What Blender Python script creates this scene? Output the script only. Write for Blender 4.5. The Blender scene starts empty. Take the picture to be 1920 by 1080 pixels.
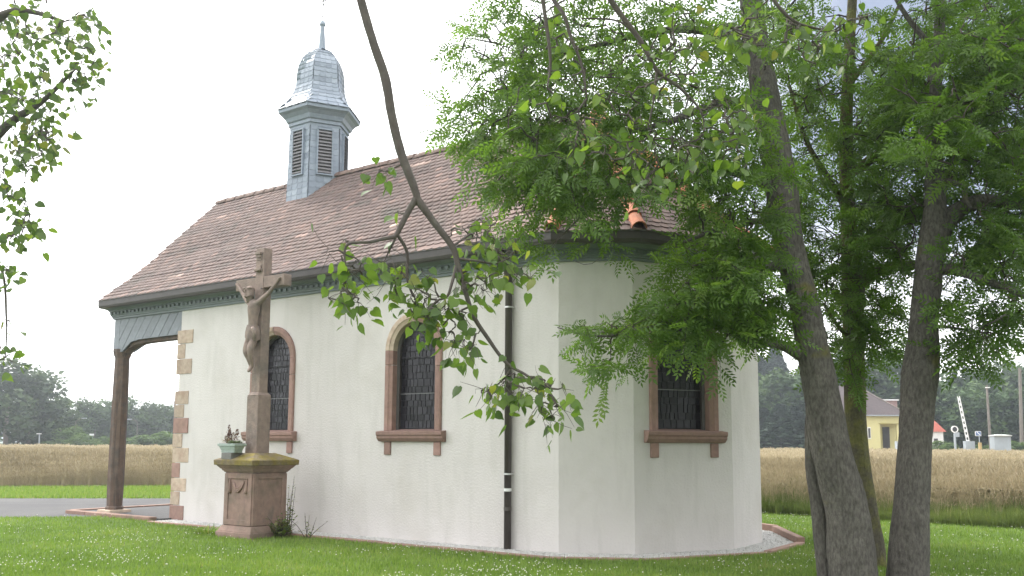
import bpy, bmesh, math, random
import numpy as np
from mathutils import Matrix, Vector

random.seed(7)
rng = np.random.default_rng(7)
R = math.radians
scene = bpy.context.scene
COL = scene.collection

# ------------------------------------------------------------------ camera
F_PX, PITCH, ROLL, CY, EYE = 1700.33, 0.1137, 0.0051, 637.4, 1.6
fwd = Vector((0, math.cos(PITCH), math.sin(PITCH)))
r0 = Vector((1, 0, 0)); u0 = Vector((0, -math.sin(PITCH), math.cos(PITCH)))
cr, sr = math.cos(ROLL), math.sin(ROLL)
rv = r0 * cr + u0 * sr; uv = -r0 * sr + u0 * cr
cam_data = bpy.data.cameras.new('camera'); cam = bpy.data.objects.new('camera', cam_data); COL.objects.link(cam)
cam_data.sensor_fit = 'HORIZONTAL'; cam_data.sensor_width = 36; cam_data.lens = F_PX / 1920 * 36
cam_data.shift_y = (CY - 540) / 1920
cam_data.clip_start = 0.05; cam_data.clip_end = 6000
cam.matrix_world = Matrix(((rv.x, uv.x, -fwd.x, 0), (rv.y, uv.y, -fwd.y, 0), (rv.z, uv.z, -fwd.z, EYE), (0, 0, 0, 1)))
scene.camera = cam

# ------------------------------------------------------------------ sky, sun, exposure
SUN_DIR = Vector((-0.48, 0.50, 0.74)).normalized()      # towards the sun: upper left, behind the chapel
world = bpy.data.worlds.new('World'); scene.world = world; world.use_nodes = True
wt = world.node_tree; wt.nodes.clear()
def wn(t, **kw):
    n = wt.nodes.new(t)
    for k, v in kw.items(): setattr(n, k, v)
    return n
def wl(a, b): wt.links.new(a, b)
def wmath(op, a, b=None, c=None):
    n = wn('ShaderNodeMath', operation=op)
    for i, v in enumerate((a, b, c)):
        if v is None: continue
        if isinstance(v, (int, float)): n.inputs[i].default_value = v
        else: wl(v, n.inputs[i])
    return n.outputs[0]
def wstep(v, lo, hi):
    n = wn('ShaderNodeMapRange', interpolation_type='SMOOTHSTEP')
    wl(v, n.inputs['Value']); n.inputs['From Min'].default_value = lo; n.inputs['From Max'].default_value = hi
    return n.outputs['Result']
sky = wn('ShaderNodeTexSky', sky_type='NISHITA', sun_disc=False)
sky.sun_elevation = math.asin(SUN_DIR.z); sky.sun_rotation = math.atan2(SUN_DIR.x, SUN_DIR.y)
sky.air_density = 1.2; sky.dust_density = 3.0
tc = wn('ShaderNodeTexCoord'); sep = wn('ShaderNodeSeparateXYZ'); wl(tc.outputs['Generated'], sep.inputs[0])
sx, sy, sz = sep.outputs
dome = wmath('ADD', wmath('ABSOLUTE', sz), 0.22)
cv = wn('ShaderNodeCombineXYZ'); wl(wmath('DIVIDE', sx, dome), cv.inputs[0]); wl(wmath('DIVIDE', sy, dome), cv.inputs[1])
def wnoise(scale, detail, off):
    m = wn('ShaderNodeMapping'); wl(cv.outputs[0], m.inputs[0]); m.inputs['Location'].default_value = off
    n = wn('ShaderNodeTexNoise'); wl(m.outputs[0], n.inputs['Vector']); n.inputs['Scale'].default_value = scale
    n.inputs['Detail'].default_value = detail; n.inputs['Roughness'].default_value = 0.55
    return n.outputs['Fac']
n1 = wnoise(0.9, 6, (3.1, 1.7, 0)); n2 = wnoise(2.3, 5, (0, 5, 2))
# a dark rain cloud stands over the right of the view, thin bright overcast over the left
side = wmath('ADD', wmath('MULTIPLY', sx, 1.0), wmath('MULTIPLY', wmath('SUBTRACT', n1, 0.5), 0.55))
dark = wmath('MULTIPLY', wstep(side, 0.05, 0.34), wstep(wmath('ADD', sz, wmath('MULTIPLY', wmath('SUBTRACT', n2, 0.5), 0.18)), 0.10, 0.24))
dark = wmath('MULTIPLY', dark, wstep(wmath('ADD', sy, wmath('MULTIPLY', n1, 0.4)), 0.35, 0.85))      # the bank of cloud stands ahead
thin = wstep(n2, 0.42, 0.75)
def wmix(fac, a, b):
    n = wn('ShaderNodeMix', data_type='RGBA')
    if isinstance(fac, (int, float)): n.inputs[0].default_value = fac
    else: wl(fac, n.inputs[0])
    for i, v in ((6, a), (7, b)):
        if isinstance(v, tuple): n.inputs[i].default_value = (*v, 1)
        else: wl(v, n.inputs[i])
    return n.outputs[2]
white = wmix(n2, (9.2, 9.35, 9.6), (12.0, 11.9, 11.7))
slate = wmix(n1, (1.3, 1.55, 2.2), (2.2, 2.45, 3.1))
# overcast is brighter around the veiled sun than on the far side of the sky
sd = wmath('ADD', wmath('ADD', wmath('MULTIPLY', sx, SUN_DIR.x), wmath('MULTIPLY', sy, SUN_DIR.y)), wmath('MULTIPLY', sz, SUN_DIR.z))
glow = wmath('ADD', wmath('MULTIPLY', wstep(sd, -1.0, 1.0), 0.62), 0.70)
vm = wn('ShaderNodeVectorMath', operation='SCALE'); wl(white, vm.inputs[0]); wl(glow, vm.inputs['Scale'])
cloud = wmix(dark, vm.outputs[0], slate)
final = wmix(0.12, cloud, sky.outputs[0])
bg = wn('ShaderNodeBackground'); wl(final, bg.inputs[0]); bg.inputs[1].default_value = 0.1
wo = wn('ShaderNodeOutputWorld'); wl(bg.outputs[0], wo.inputs[0])

sun_data = bpy.data.lights.new('sun', 'SUN'); sun_data.energy = 1.5; sun_data.angle = R(14); sun_data.color = (1.0, 0.955, 0.88)
sun = bpy.data.objects.new('sun', sun_data); COL.objects.link(sun)
sun.rotation_euler = (-SUN_DIR).to_track_quat('-Z', 'Y').to_euler()
scene.view_settings.view_transform = 'Standard'; scene.view_settings.look = 'None'
scene.view_settings.exposure = 1.34; scene.view_settings.gamma = 1.0
scene.cycles.use_denoising = True; scene.cycles.max_bounces = 7; scene.cycles.transparent_max_bounces = 8
scene.cycles.volume_bounces = 0

# ------------------------------------------------------------------ helpers
def at(x, y, Y):
    a, b = x - 960, y - CY
    a, b = cr * a + sr * b, -sr * a + cr * b
    dx, dz = a / F_PX, -b / F_PX
    d = Vector((dx, math.cos(PITCH) - dz * math.sin(PITCH), math.sin(PITCH) + dz * math.cos(PITCH)))
    return Vector((0, 0, EYE)) + d * (Y / d.y)

def tag(o, label=None, cat=None, group=None, kind=None):
    if label: o['label'] = label
    if cat: o['category'] = cat
    if group: o['group'] = group
    if kind: o['kind'] = kind
    return o
def empty(name, loc=(0, 0, 0), rz=0, parent=None):
    o = bpy.data.objects.new(name, None); COL.objects.link(o); o.location = loc; o.rotation_euler = (0, 0, rz)
    o.parent = parent; o.empty_display_size = 0.2
    return o
def link(name, me, mat=None, parent=None, loc=None):
    o = bpy.data.objects.new(name, me); COL.objects.link(o)
    if mat is not None and len(me.materials) == 0: me.materials.append(mat)
    o.parent = parent
    if loc is not None: o.location = loc
    return o

class MB:
    def __init__(s): s.v = []; s.f = []; s.t = []
    def add(s, vs, fs, tint=0.5):
        b = len(s.v); s.v += [tuple(v) for v in vs]; s.f += [tuple(i + b for i in f) for f in fs]; s.t += [tint] * len(fs); return s
    def box(s, c, d, rz=0, tint=0.5, M=None):
        hx, hy, hz = d[0] / 2, d[1] / 2, d[2] / 2; ca, sa = math.cos(rz), math.sin(rz)
        vs = []
        for x, y, z in ((-1,-1,-1),(1,-1,-1),(1,1,-1),(-1,1,-1),(-1,-1,1),(1,-1,1),(1,1,1),(-1,1,1)):
            X, Y, Z = x * hx, y * hy, z * hz
            p = Vector((X * ca - Y * sa + c[0], X * sa + Y * ca + c[1], Z + c[2]))
            vs.append(M @ p if M else p)
        return s.add(vs, BOXF, tint)
    def frust(s, c, b, t, z0, z1):     # square frustum, half widths b -> t
        vs = [(c[0] + x * h, c[1] + y * h, z) for z, h in ((z0, b), (z1, t)) for x, y in ((-1,-1),(1,-1),(1,1),(-1,1))]
        return s.add(vs, BOXF)
    def prism(s, pts, axis_vec, tint=0.5):   # polygon (3-D points) swept by a vector
        n = len(pts); a = Vector(axis_vec); pts = [Vector(p) for p in pts]
        fs = [tuple(range(n))[::-1], tuple(range(n, 2 * n))] + [(i, (i + 1) % n, n + (i + 1) % n, n + i) for i in range(n)]
        return s.add(pts + [p + a for p in pts], fs, tint)
    def tube(s, path, rad, n=8, cap=True, wob=0):
        path = [Vector(p) for p in path]; k = len(path); vs = []; fs = []
        up = Vector((0.31, 0.17, 0.93))
        for i, p in enumerate(path):
            d = (path[min(i + 1, k - 1)] - path[max(i - 1, 0)]).normalized()
            a = d.cross(up)
            if a.length < 0.05: a = d.cross(Vector((1, 0, 0)))
            a.normalize(); b = d.cross(a); r = rad[i] if hasattr(rad, '__len__') else rad
            for j in range(n):
                t = 2 * math.pi * j / n; rr = r * (1 + wob * math.sin(3 * t + i * 0.7) * random.uniform(0.4, 1))
                vs.append(p + a * (math.cos(t) * rr) + b * (math.sin(t) * rr))
        for i in range(k - 1):
            for j in range(n): fs.append((i * n + j, i * n + (j + 1) % n, (i + 1) * n + (j + 1) % n, (i + 1) * n + j))
        if cap: fs += [tuple(range(n))[::-1], tuple(range((k - 1) * n, k * n))]
        return s.add(vs, fs)
    def lathe(s, prof, n=12, c=(0, 0), rot=0):
        vs = []; k = len(prof)
        for r, z in prof:
            for j in range(n):
                t = 2 * math.pi * j / n + rot; vs.append((c[0] + r * math.cos(t), c[1] + r * math.sin(t), z))
        fs = [(i * n + j, i * n + (j + 1) % n, (i + 1) * n + (j + 1) % n, (i + 1) * n + j) for i in range(k - 1) for j in range(n)]
        return s.add(vs, fs + [tuple(range(n))[::-1], tuple(range((k - 1) * n, k * n))])
    def mesh(s, name, smooth=False):
        me = bpy.data.meshes.new(name); me.from_pydata([tuple(v) for v in s.v], [], s.f)
        a = me.attributes.new('tint', 'FLOAT', 'FACE'); a.data.foreach_set('value', np.array(s.t, dtype=np.float32))
        if smooth: me.polygons.foreach_set('use_smooth', [True] * len(s.f))
        me.update(); return me
    def build(s, name, mat, parent=None, smooth=False, bevel=0, loc=None):
        o = link(name, s.mesh(name, smooth), mat, parent, loc)
        if bevel:
            m = o.modifiers.new('bevel', 'BEVEL'); m.width = bevel; m.segments = 2; m.limit_method = 'ANGLE'; m.angle_limit = R(40)
        return o
BOXF = [(0, 3, 2, 1), (4, 5, 6, 7), (0, 1, 5, 4), (1, 2, 6, 5), (2, 3, 7, 6), (3, 0, 4, 7)]

def fast_mesh(name, V, T, tint=None, smooth=False):
    V = np.asarray(V, np.float32).reshape(-1, 3); T = np.asarray(T, np.int32).reshape(-1, 3)
    me = bpy.data.meshes.new(name)
    me.vertices.add(len(V)); me.vertices.foreach_set('co', V.ravel())
    me.loops.add(T.size); me.loops.foreach_set('vertex_index', T.ravel())
    me.polygons.add(len(T)); me.polygons.foreach_set('loop_start', np.arange(0, T.size, 3, dtype=np.int32))
    try: me.polygons.foreach_set('loop_total', np.full(len(T), 3, np.int32))
    except Exception: pass
    if smooth: me.polygons.foreach_set('use_smooth', np.ones(len(T), bool))
    if tint is not None:
        a = me.attributes.new('tint', 'FLOAT', 'FACE'); a.data.foreach_set('value', np.asarray(tint, np.float32))
    me.update(calc_edges=True); return me
def scatter(V, T, mats, locs, tints):
    """copies of a small triangle mesh: mats (N,3,3) locs (N,3)"""
    V = np.asarray(V, float); T = np.asarray(T); N = len(locs)
    P = np.einsum('nij,kj->nki', mats, V) + locs[:, None, :]
    TT = (T[None] + (np.arange(N) * len(V))[:, None, None]).reshape(-1, 3)
    return P.reshape(-1, 3), TT, np.repeat(tints, len(T))
def rot_mats(yaw, pitch=None, roll=None, scale=None):
    N = len(yaw); pitch = np.zeros(N) if pitch is None else pitch; roll = np.zeros(N) if roll is None else roll
    c, s = np.cos(yaw), np.sin(yaw); z = np.zeros(N); o = np.ones(N)
    Z = np.stack([np.stack([c, -s, z], 1), np.stack([s, c, z], 1), np.stack([z, z, o], 1)], 1)
    c, s = np.cos(pitch), np.sin(pitch)
    X = np.stack([np.stack([o, z, z], 1), np.stack([z, c, -s], 1), np.stack([z, s, c], 1)], 1)
    c, s = np.cos(roll), np.sin(roll)
    Yy = np.stack([np.stack([c, z, s], 1), np.stack([z, o, z], 1), np.stack([-s, z, c], 1)], 1)
    M = Z @ X @ Yy
    return M if scale is None else M * np.asarray(scale)[:, None, None]
def tri(faces):
    out = []
    for f in faces:
        for i in range(1, len(f) - 1): out.append((f[0], f[i], f[i + 1]))
    return out

def pieces(name, parent, mat, items, limit=300, to_world=None, bins=6, rest=None):
    """items: (template (V, F), 4x4 Matrix in the parent's space, tint). The `limit` nearest are objects, the rest one stuff part."""
    W = to_world or Matrix.Identity(4); eye = Vector((0, 0, EYE)); cache = {}
    order = sorted(range(len(items)), key=lambda i: ((W @ items[i][1].translation) - eye).length)
    for i in order[:limit]:
        tpl, M, t = items[i]; k = (id(tpl), int(t * bins))
        if k not in cache:
            mb = MB(); mb.add(tpl[0], tpl[1], (int(t * bins) + 0.5) / bins); cache[k] = mb.mesh(name); cache[k].materials.append(mat)
        o = bpy.data.objects.new(name, cache[k]); COL.objects.link(o); o.parent = parent; o.matrix_basis = M
    if len(order) > limit:
        Vs, Ts, tt, b = [], [], [], 0
        for i in order[limit:]:
            tpl, M, t = items[i]; A = np.array(M); V = np.array(tpl[0]) @ A[:3, :3].T + A[:3, 3]; T = np.array(tri(tpl[1])) + b
            Vs.append(V); Ts.append(T); tt.append(np.full(len(T), t)); b += len(V)
        o = link(rest or name, fast_mesh(name, np.concatenate(Vs), np.concatenate(Ts), np.concatenate(tt)), mat, parent); tag(o, kind='stuff')

# ------------------------------------------------------------------ materials
MATS = {}
def mat(name, base, rough=0.85, var=0.15, vscale=6.0, bump=0.0, bscale=40.0, col2=None, c2lo=0.5, c2hi=0.75, c2scale=2.0,
        ramp=None, trans=0.0, metal=0.0, spec=None, rnd=0.0, coat=0, col3=None, c3lo=.6, c3hi=.7, c3scale=8.0, c3stretch=(1, 1, 1), tcol=(1.25, 1.35, 0.55), bstretch=(1, 1, 1), vstretch=(1, 1, 1), c2stretch=(1, 1, 1)):
    m = bpy.data.materials.new(name); m.use_nodes = True; nt = m.node_tree; N = nt.nodes; L = nt.links
    bs = N['Principled BSDF']; bs.inputs['Roughness'].default_value = rough; bs.inputs['Metallic'].default_value = metal
    if spec is not None: bs.inputs['Specular IOR Level'].default_value = spec
    tcn = N.new('ShaderNodeTexCoord')
    def noise(scale, detail=5, stretch=(1, 1, 1)):
        mp = N.new('ShaderNodeMapping'); mp.inputs['Scale'].default_value = stretch; L.new(tcn.outputs['Object'], mp.inputs[0])
        n = N.new('ShaderNodeTexNoise'); n.inputs['Scale'].default_value = scale; n.inputs['Detail'].default_value = detail; n.inputs['Roughness'].default_value = 0.6
        L.new(mp.outputs[0], n.inputs['Vector']); return n.outputs['Fac']
    def mix(f, a, b, blend='MIX'):
        n = N.new('ShaderNodeMix'); n.data_type = 'RGBA'; n.blend_type = blend
        if isinstance(f, (int, float)): n.inputs[0].default_value = f
        else: L.new(f, n.inputs[0])
        for i, v in ((6, a), (7, b)):
            if isinstance(v, tuple): n.inputs[i].default_value = (*v, 1)
            else: L.new(v, n.inputs[i])
        return n.outputs[2]
    def step(v, lo, hi, a=0, b=1):
        n = N.new('ShaderNodeMapRange'); L.new(v, n.inputs[0]); n.inputs[1].default_value = lo; n.inputs[2].default_value = hi; n.inputs[3].default_value = a; n.inputs[4].default_value = b
        return n.outputs[0]
    if ramp:
        a = N.new('ShaderNodeAttribute'); a.attribute_name = 'tint'
        rp = N.new('ShaderNodeValToRGB'); L.new(a.outputs['Fac'], rp.inputs[0]); e = rp.color_ramp.elements
        while len(e) < len(ramp): e.new(0.5)
        for i, (p, c) in enumerate(ramp): e[i].position = p; e[i].color = (*c, 1)
        c = rp.outputs[0]
    else: c = base
    if col2: c = mix(step(noise(c2scale, 5, c2stretch), c2lo, c2hi), c, col2)
    if col3: c = mix(step(noise(c3scale, 3, c3stretch), c3lo, c3hi), c, col3)
    if var:
        v = step(noise(vscale), 0.25, 0.75, 1 - var, 1 + var)
        g = N.new('ShaderNodeCombineColor')
        for i in range(3): L.new(v, g.inputs[i])
        c = mix(1.0, c, g.outputs[0], 'MULTIPLY')
    if rnd:
        oi = N.new('ShaderNodeObjectInfo'); v = step(oi.outputs['Random'], 0, 1, 1 - rnd, 1 + rnd)
        g = N.new('ShaderNodeCombineColor')
        for i in range(3): L.new(v, g.inputs[i])
        c = mix(1.0, c, g.outputs[0], 'MULTIPLY')
    if isinstance(c, tuple): bs.inputs['Base Color'].default_value = (*c, 1)
    else: L.new(c, bs.inputs['Base Color'])
    if bump:
        b = N.new('ShaderNodeBump'); b.inputs['Strength'].default_value = 1.0; b.inputs['Distance'].default_value = bump
        L.new(noise(bscale, 6, bstretch), b.inputs['Height']); L.new(b.outputs[0], bs.inputs['Normal'])
    if trans:
        tr = N.new('ShaderNodeBsdfTranslucent')
        tcx = mix(1.0, c, tcol, 'MULTIPLY'); L.new(tcx, tr.inputs[0])
        ms = N.new('ShaderNodeMixShader'); ms.inputs[0].default_value = trans
        L.new(bs.outputs[0], ms.inputs[1]); L.new(tr.outputs[0], ms.inputs[2])
        L.new(ms.outputs[0], N['Material Output'].inputs[0])
    MATS[name] = m; return m

PLASTER = mat('plaster', (0.592, 0.56, 0.541), 0.93, 0.05, 1.3, 0.010, 30, (0.505, 0.475, 0.44), 0.5, 0.78, 0.9, col3=(0.525, 0.50, 0.475), c3lo=.5, c3hi=.78, c3scale=3.0, c3stretch=(1.5, 1.5, .25))
SANDST = mat('sandstone', (0.285, 0.178, 0.15), 0.9, 0.2, 9, 0.004, 60, (0.24, 0.16, 0.125), 0.45, 0.75, 3, rnd=0.14)
SANDPALE = mat('sandstone_pale', (0.45, 0.36, 0.28), 0.9, 0.2, 9, 0.004, 60, (0.36, 0.26, 0.20), 0.45, 0.7, 4, rnd=0.22)
CROSSST = mat('cross_stone', (0.25, 0.19, 0.16), 0.92, 0.25, 8, 0.012, 35, (0.17, 0.145, 0.125), 0.45, 0.75, 3.0, col3=(0.13, 0.115, 0.10), c3lo=.55, c3hi=.8, c3scale=5, c3stretch=(1, 1, .4))
PEDST = mat('pedestal_stone', (0.27, 0.182, 0.15), 0.92, 0.2, 8, 0.005, 45, (0.17, 0.13, 0.10), 0.45, 0.75, 3.0, col3=(0.14, 0.12, 0.10), c3lo=.58, c3hi=.8, c3scale=5, c3stretch=(1, 1, .3))
MOSSST = mat('mossy_stone', (0.17, 0.135, 0.085), 0.95, 0.25, 12, 0.012, 50, (0.19, 0.15, 0.035), 0.42, 0.6, 5)
TILE = mat('clay_tile', None, 0.85, 0.16, 18, 0.003, 90, (0.085, 0.075, 0.065), 0.52, 0.78, 1.6,
           ramp=((0, (0.088, 0.061, 0.056)), (0.35, (0.14, 0.098, 0.088)), (0.65, (0.175, 0.12, 0.105)), (0.9, (0.24, 0.155, 0.13)), (1.0, (0.50, 0.36, 0.31))))
HIPTILE = mat('hip_tile', (0.42, 0.15, 0.075), 0.8, 0.2, 12, 0.003, 60, (0.24, 0.115, 0.075), 0.5, 0.8, 3, rnd=.12)
RIDGET = mat('ridge_tile', (0.18, 0.125, 0.105), 0.85, 0.25, 12, 0.003, 60, (0.11, 0.10, 0.08), 0.5, 0.8, 3, rnd=.15)
DECK = mat('roof_deck', (0.09, 0.065, 0.055), 0.9, 0.2)
SLATE = mat('slate', None, 0.5, 0.12, 14, 0.002, 60, ramp=((0, (0.16, 0.19, 0.235)), (0.5, (0.225, 0.265, 0.32)), (1, (0.30, 0.34, 0.40))))
SLATED = mat('slate_trim', (0.22, 0.26, 0.315), 0.5, 0.12, 14)
LOUVRE = mat('louvre_wood', (0.19, 0.18, 0.19), 0.8, 0.2, 14)
CORNICE = mat('painted_cornice', (0.155, 0.18, 0.19), 0.6, 0.12, 5, col2=(0.115, 0.135, 0.14), c2scale=2.5)
BOARD = mat('grey_board', (0.21, 0.225, 0.25), 0.7, 0.15, 7, 0.002, 40, rnd=.08)
GUTTER = mat('gutter_metal', (0.055, 0.047, 0.044), 0.5, 0.2, 6, metal=0.0)
PIPE = mat('pipe_metal', (0.062, 0.052, 0.047), 0.42, 0.15, 5)
STEEL = mat('bright_metal', (0.62, 0.62, 0.62), 0.35, 0.1, metal=0.6)
POSTW = mat('post_wood', (0.125, 0.085, 0.065), 0.85, 0.3, 5, 0.006, 25, (0.085, 0.07, 0.062), 0.45, 0.7, 6, col3=(0.06, 0.045, 0.036), c3lo=.55, c3hi=.7, c3scale=14, c3stretch=(1, 1, .08))
GLASS = mat('leaded_glass', None, 0.30, 0.25, 30, 0.002, 30, ramp=((0, (0.012, 0.011, 0.015)), (0.6, (0.018, 0.017, 0.022)), (1, (0.034, 0.032, 0.04))), spec=0.35)
LEAD = mat('lead_came', (0.022, 0.022, 0.025), 0.6, 0.1)
DARKIN = mat('dark_interior', (0.02, 0.02, 0.02), 1.0, 0)
GRAVEL = mat('white_gravel', (0.62, 0.61, 0.59), 0.95, 0.35, 60, 0.02, 70)
KERB = mat('kerb_stone', (0.29, 0.185, 0.145), 0.92, 0.2, 9, 0.004, 50, (0.2, 0.16, 0.13), .5, .75, 2, rnd=.1)
ASPHALT = mat('asphalt', (0.066, 0.065, 0.067), 0.9, 0.18, 30, 0.004, 150, (0.09, 0.088, 0.086), 0.45, 0.7, 0.5)
EARTH = mat('ground_grass', (0.075, 0.125, 0.03), 0.95, 0.3, 3, 0.02, 12, (0.075, 0.12, 0.03), 0.45, 0.7, 0.4)
BLADE = mat('grass_blade', None, 0.6, 0.0, ramp=((0, (0.10, 0.165, 0.028)), (0.5, (0.175, 0.27, 0.05)), (0.85, (0.24, 0.32, 0.075)), (1, (0.33, 0.30, 0.13))), trans=0.35)
CLOVER = mat('clover_flower', (0.62, 0.62, 0.52), 0.8, 0.1)
STRAW = mat('field_straw', None, 0.85, 0.0, ramp=((0, (0.17, 0.19, 0.09)), (0.25, (0.30, 0.26, 0.165)), (0.7, (0.435, 0.372, 0.25)), (1, (0.55, 0.485, 0.36))), trans=0.35, tcol=(1.05, 1.0, .85))
FIELDTOP = mat('field_canopy', (0.37, 0.31, 0.21), 0.95, 0.25, 3, 0.08, 9, (0.30, 0.25, 0.175), 0.42, 0.65, 0.12)
TALLG = mat('tall_grass', None, 0.8, 0.0, ramp=((0, (0.07, 0.11, 0.03)), (0.6, (0.15, 0.19, 0.06)), (1, (0.32, 0.29, 0.15))), trans=0.4)
BARK = mat('ash_bark', (0.052, 0.046, 0.040), 0.95, 0.25, 4, 0.05, 30, (0.125, 0.115, 0.10), 0.32, 0.62, 34, c2stretch=(1, 1, .42), bstretch=(1, 1, .3), col3=(0.13, 0.12, 0.04), c3lo=.63, c3hi=.75, c3scale=2.2)
BARKM = mat('mossy_bark', (0.085, 0.075, 0.052), 0.95, 0.35, 30, 0.04, 30, (0.125, 0.12, 0.035), 0.42, 0.62, 3.5, bstretch=(1, 1, .3))
TWIG = mat('twig_bark', (0.062, 0.05, 0.042), 0.9, 0.2, 8)
LINB = mat('linden_bark', (0.075, 0.062, 0.054), 0.9, 0.25, 14, 0.006, 30, (0.10, 0.09, 0.075), .5, .7, 9)
ASHL = mat('ash_leaf', None, 0.5, 0.0, ramp=((0, (0.058, 0.11, 0.026)), (0.4, (0.092, 0.165, 0.034)), (0.75, (0.125, 0.21, 0.042)), (1, (0.175, 0.25, 0.055))), trans=0.55)
LINL = mat('linden_leaf', None, 0.5, 0.12, 25, ramp=((0, (0.05, 0.09, 0.028)), (0.45, (0.08, 0.135, 0.036)), (0.8, (0.15, 0.225, 0.04)), (1, (0.21, 0.19, 0.06))), trans=0.5)
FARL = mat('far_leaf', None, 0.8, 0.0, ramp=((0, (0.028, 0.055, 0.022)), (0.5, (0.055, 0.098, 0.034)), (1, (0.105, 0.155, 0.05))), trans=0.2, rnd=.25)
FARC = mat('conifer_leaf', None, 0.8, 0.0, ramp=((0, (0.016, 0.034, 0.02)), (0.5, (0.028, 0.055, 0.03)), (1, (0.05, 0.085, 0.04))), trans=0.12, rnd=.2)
SHRUBL = mat('shrub_leaf', None, 0.8, 0.0, ramp=((0, (0.05, 0.09, 0.03)), (0.5, (0.09, 0.15, 0.045)), (1, (0.14, 0.21, 0.06))), trans=0.25)
YELLOW = mat('yellow_render', (0.60, 0.55, 0.27), 0.9, 0.06, 1)
HROOF = mat('house_roof', (0.095, 0.075, 0.075), 0.9, 0.2, 4, 0.03, 8)
REDROOF = mat('red_roof', (0.33, 0.085, 0.055), 0.9, 0.2, 2)
WHITE = mat('white_paint', (0.74, 0.74, 0.73), 0.6, 0.08, 3)
PINKISH = mat('dormer_cladding', (0.32, 0.21, 0.19), 0.8, 0.1, 3)
BLACKP = mat('black_paint', (0.025, 0.025, 0.027), 0.6, 0.1)
BLUEP = mat('blue_paint', (0.10, 0.17, 0.33), 0.6, 0.1)
GREYP = mat('grey_paint', (0.33, 0.37, 0.40), 0.7, 0.1, 2)
DARKW = mat('dark_opening', (0.035, 0.032, 0.03), 0.5, 0.1)
POLEW = mat('weathered_pole', (0.17, 0.15, 0.13), 0.9, 0.2, 3)
TROUGH = mat('trough_glaze', (0.33, 0.39, 0.36), 0.7, 0.15, 10, 0.003, 30, (0.25, 0.30, 0.27), .5, .7, 8)
SOIL = mat('soil', (0.05, 0.038, 0.028), 0.95, 0.3, 30, 0.01, 60)
HEATH = mat('heather', None, 0.85, 0.0, ramp=((0, (0.07, 0.03, 0.024)), (0.6, (0.13, 0.06, 0.045)), (1, (0.17, 0.11, 0.07))), trans=0.1)
SUCC = mat('succulent', None, 0.7, 0.0, ramp=((0, (0.09, 0.13, 0.06)), (1, (0.19, 0.23, 0.13))), trans=0.1)

# ------------------------------------------------------------------ ground, road, verge
def sheet(name, pts, z, m, kind='structure'):
    mb = MB(); mb.add([(x, y, z) for x, y in pts], [tuple(range(len(pts)))])
    return tag(mb.build(name, m), kind=kind)
gm = MB()
NX = [-2500, -600, -150, -40, -20, 0, 20, 40, 150, 600, 2500]; NY = [-400, -60, 0, 10, 20, 40, 90, 200, 600, 3000]
gm.add([(x, y, 0) for y in NY for x in NX], [(j * 11 + i, j * 11 + i + 1, (j + 1) * 11 + i + 1, (j + 1) * 11 + i) for j in range(9) for i in range(10)])
tag(gm.build('ground', EARTH), kind='structure')
sheet('road', [(-120, 19.0), (-13, 19.15), (-9.6, 19.45), (-7.2, 20.2), (-3, 21.6), (1.5, 22.6), (1.5, 27.5), (-6, 26.3), (-14, 25.7), (-120, 25.2)], 0.006, ASPHALT)
tm = MB()      # a repaired strip along the middle of the road
tm.add([(-30, 23.35, .011), (-7.5, 23.55, .011), (-7.5, 23.75, .011), (-30, 23.5, .011)], [(0, 1, 2, 3)])
tag(tm.build('road_repair_strip', mat('tar', (0.045, 0.045, 0.047), 0.7, 0.2)), kind='structure')

# ------------------------------------------------------------------ chapel
PHI = 0.6147; P0 = Vector((0.698, 13.498, 0))
CH = Matrix.Translation(P0) @ Matrix.Rotation(-PHI, 4, 'Z')
chapel = empty('chapel', P0, -PHI)
tag(chapel, 'small white plastered chapel with brown tiled roof, slate turret and wooden porch', 'chapel')
LA, LB, LC, WID, LN, LP = 1.106, 1.786, 1.219, 5.41, 9.35, 11.85
c30, s30 = math.cos(R(30)), 0.5
pa = (LA * c30, LA * s30); pb = (pa[0] + LB * s30, pa[1] + LB * c30); pc = (pb[0], WID - pb[1]); pd = (pa[0], WID - pa[1])
APSE = [(0, 0), pa, pb, pc, pd, (0, WID)]
HW = 4.40
def outset(poly, o, closed=True):
    n = len(poly); out = []
    for i in range(n):
        p = Vector(poly[i]); ns = []
        for a, b in ((i - 1, i), (i, i + 1)):
            if not closed and (a < 0 or b >= n): continue
            d = (Vector(poly[b % n]) - Vector(poly[a % n])).normalized(); ns.append(Vector((d.y, -d.x)))
        if len(ns) == 1: m = ns[0]
        else:
            m = ns[0] + ns[1]; m = m / max(1e-6, m.dot(ns[0]))
        out.append(p + m * o)
    return out
def sweep(mb, poly, prof, closed=True):
    rings = [[(*q, z) for q in outset(poly, o, closed)] for o, z in prof]; n = len(poly); k = len(prof)
    vs = [v for r in rings for v in r]; fs = []
    for j in range(k - 1):
        for i in range(n if closed else n - 1): fs.append((j * n + i, j * n + (i + 1) % n, (j + 1) * n + (i + 1) % n, (j + 1) * n + i))
    mb.add(vs, fs)

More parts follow.
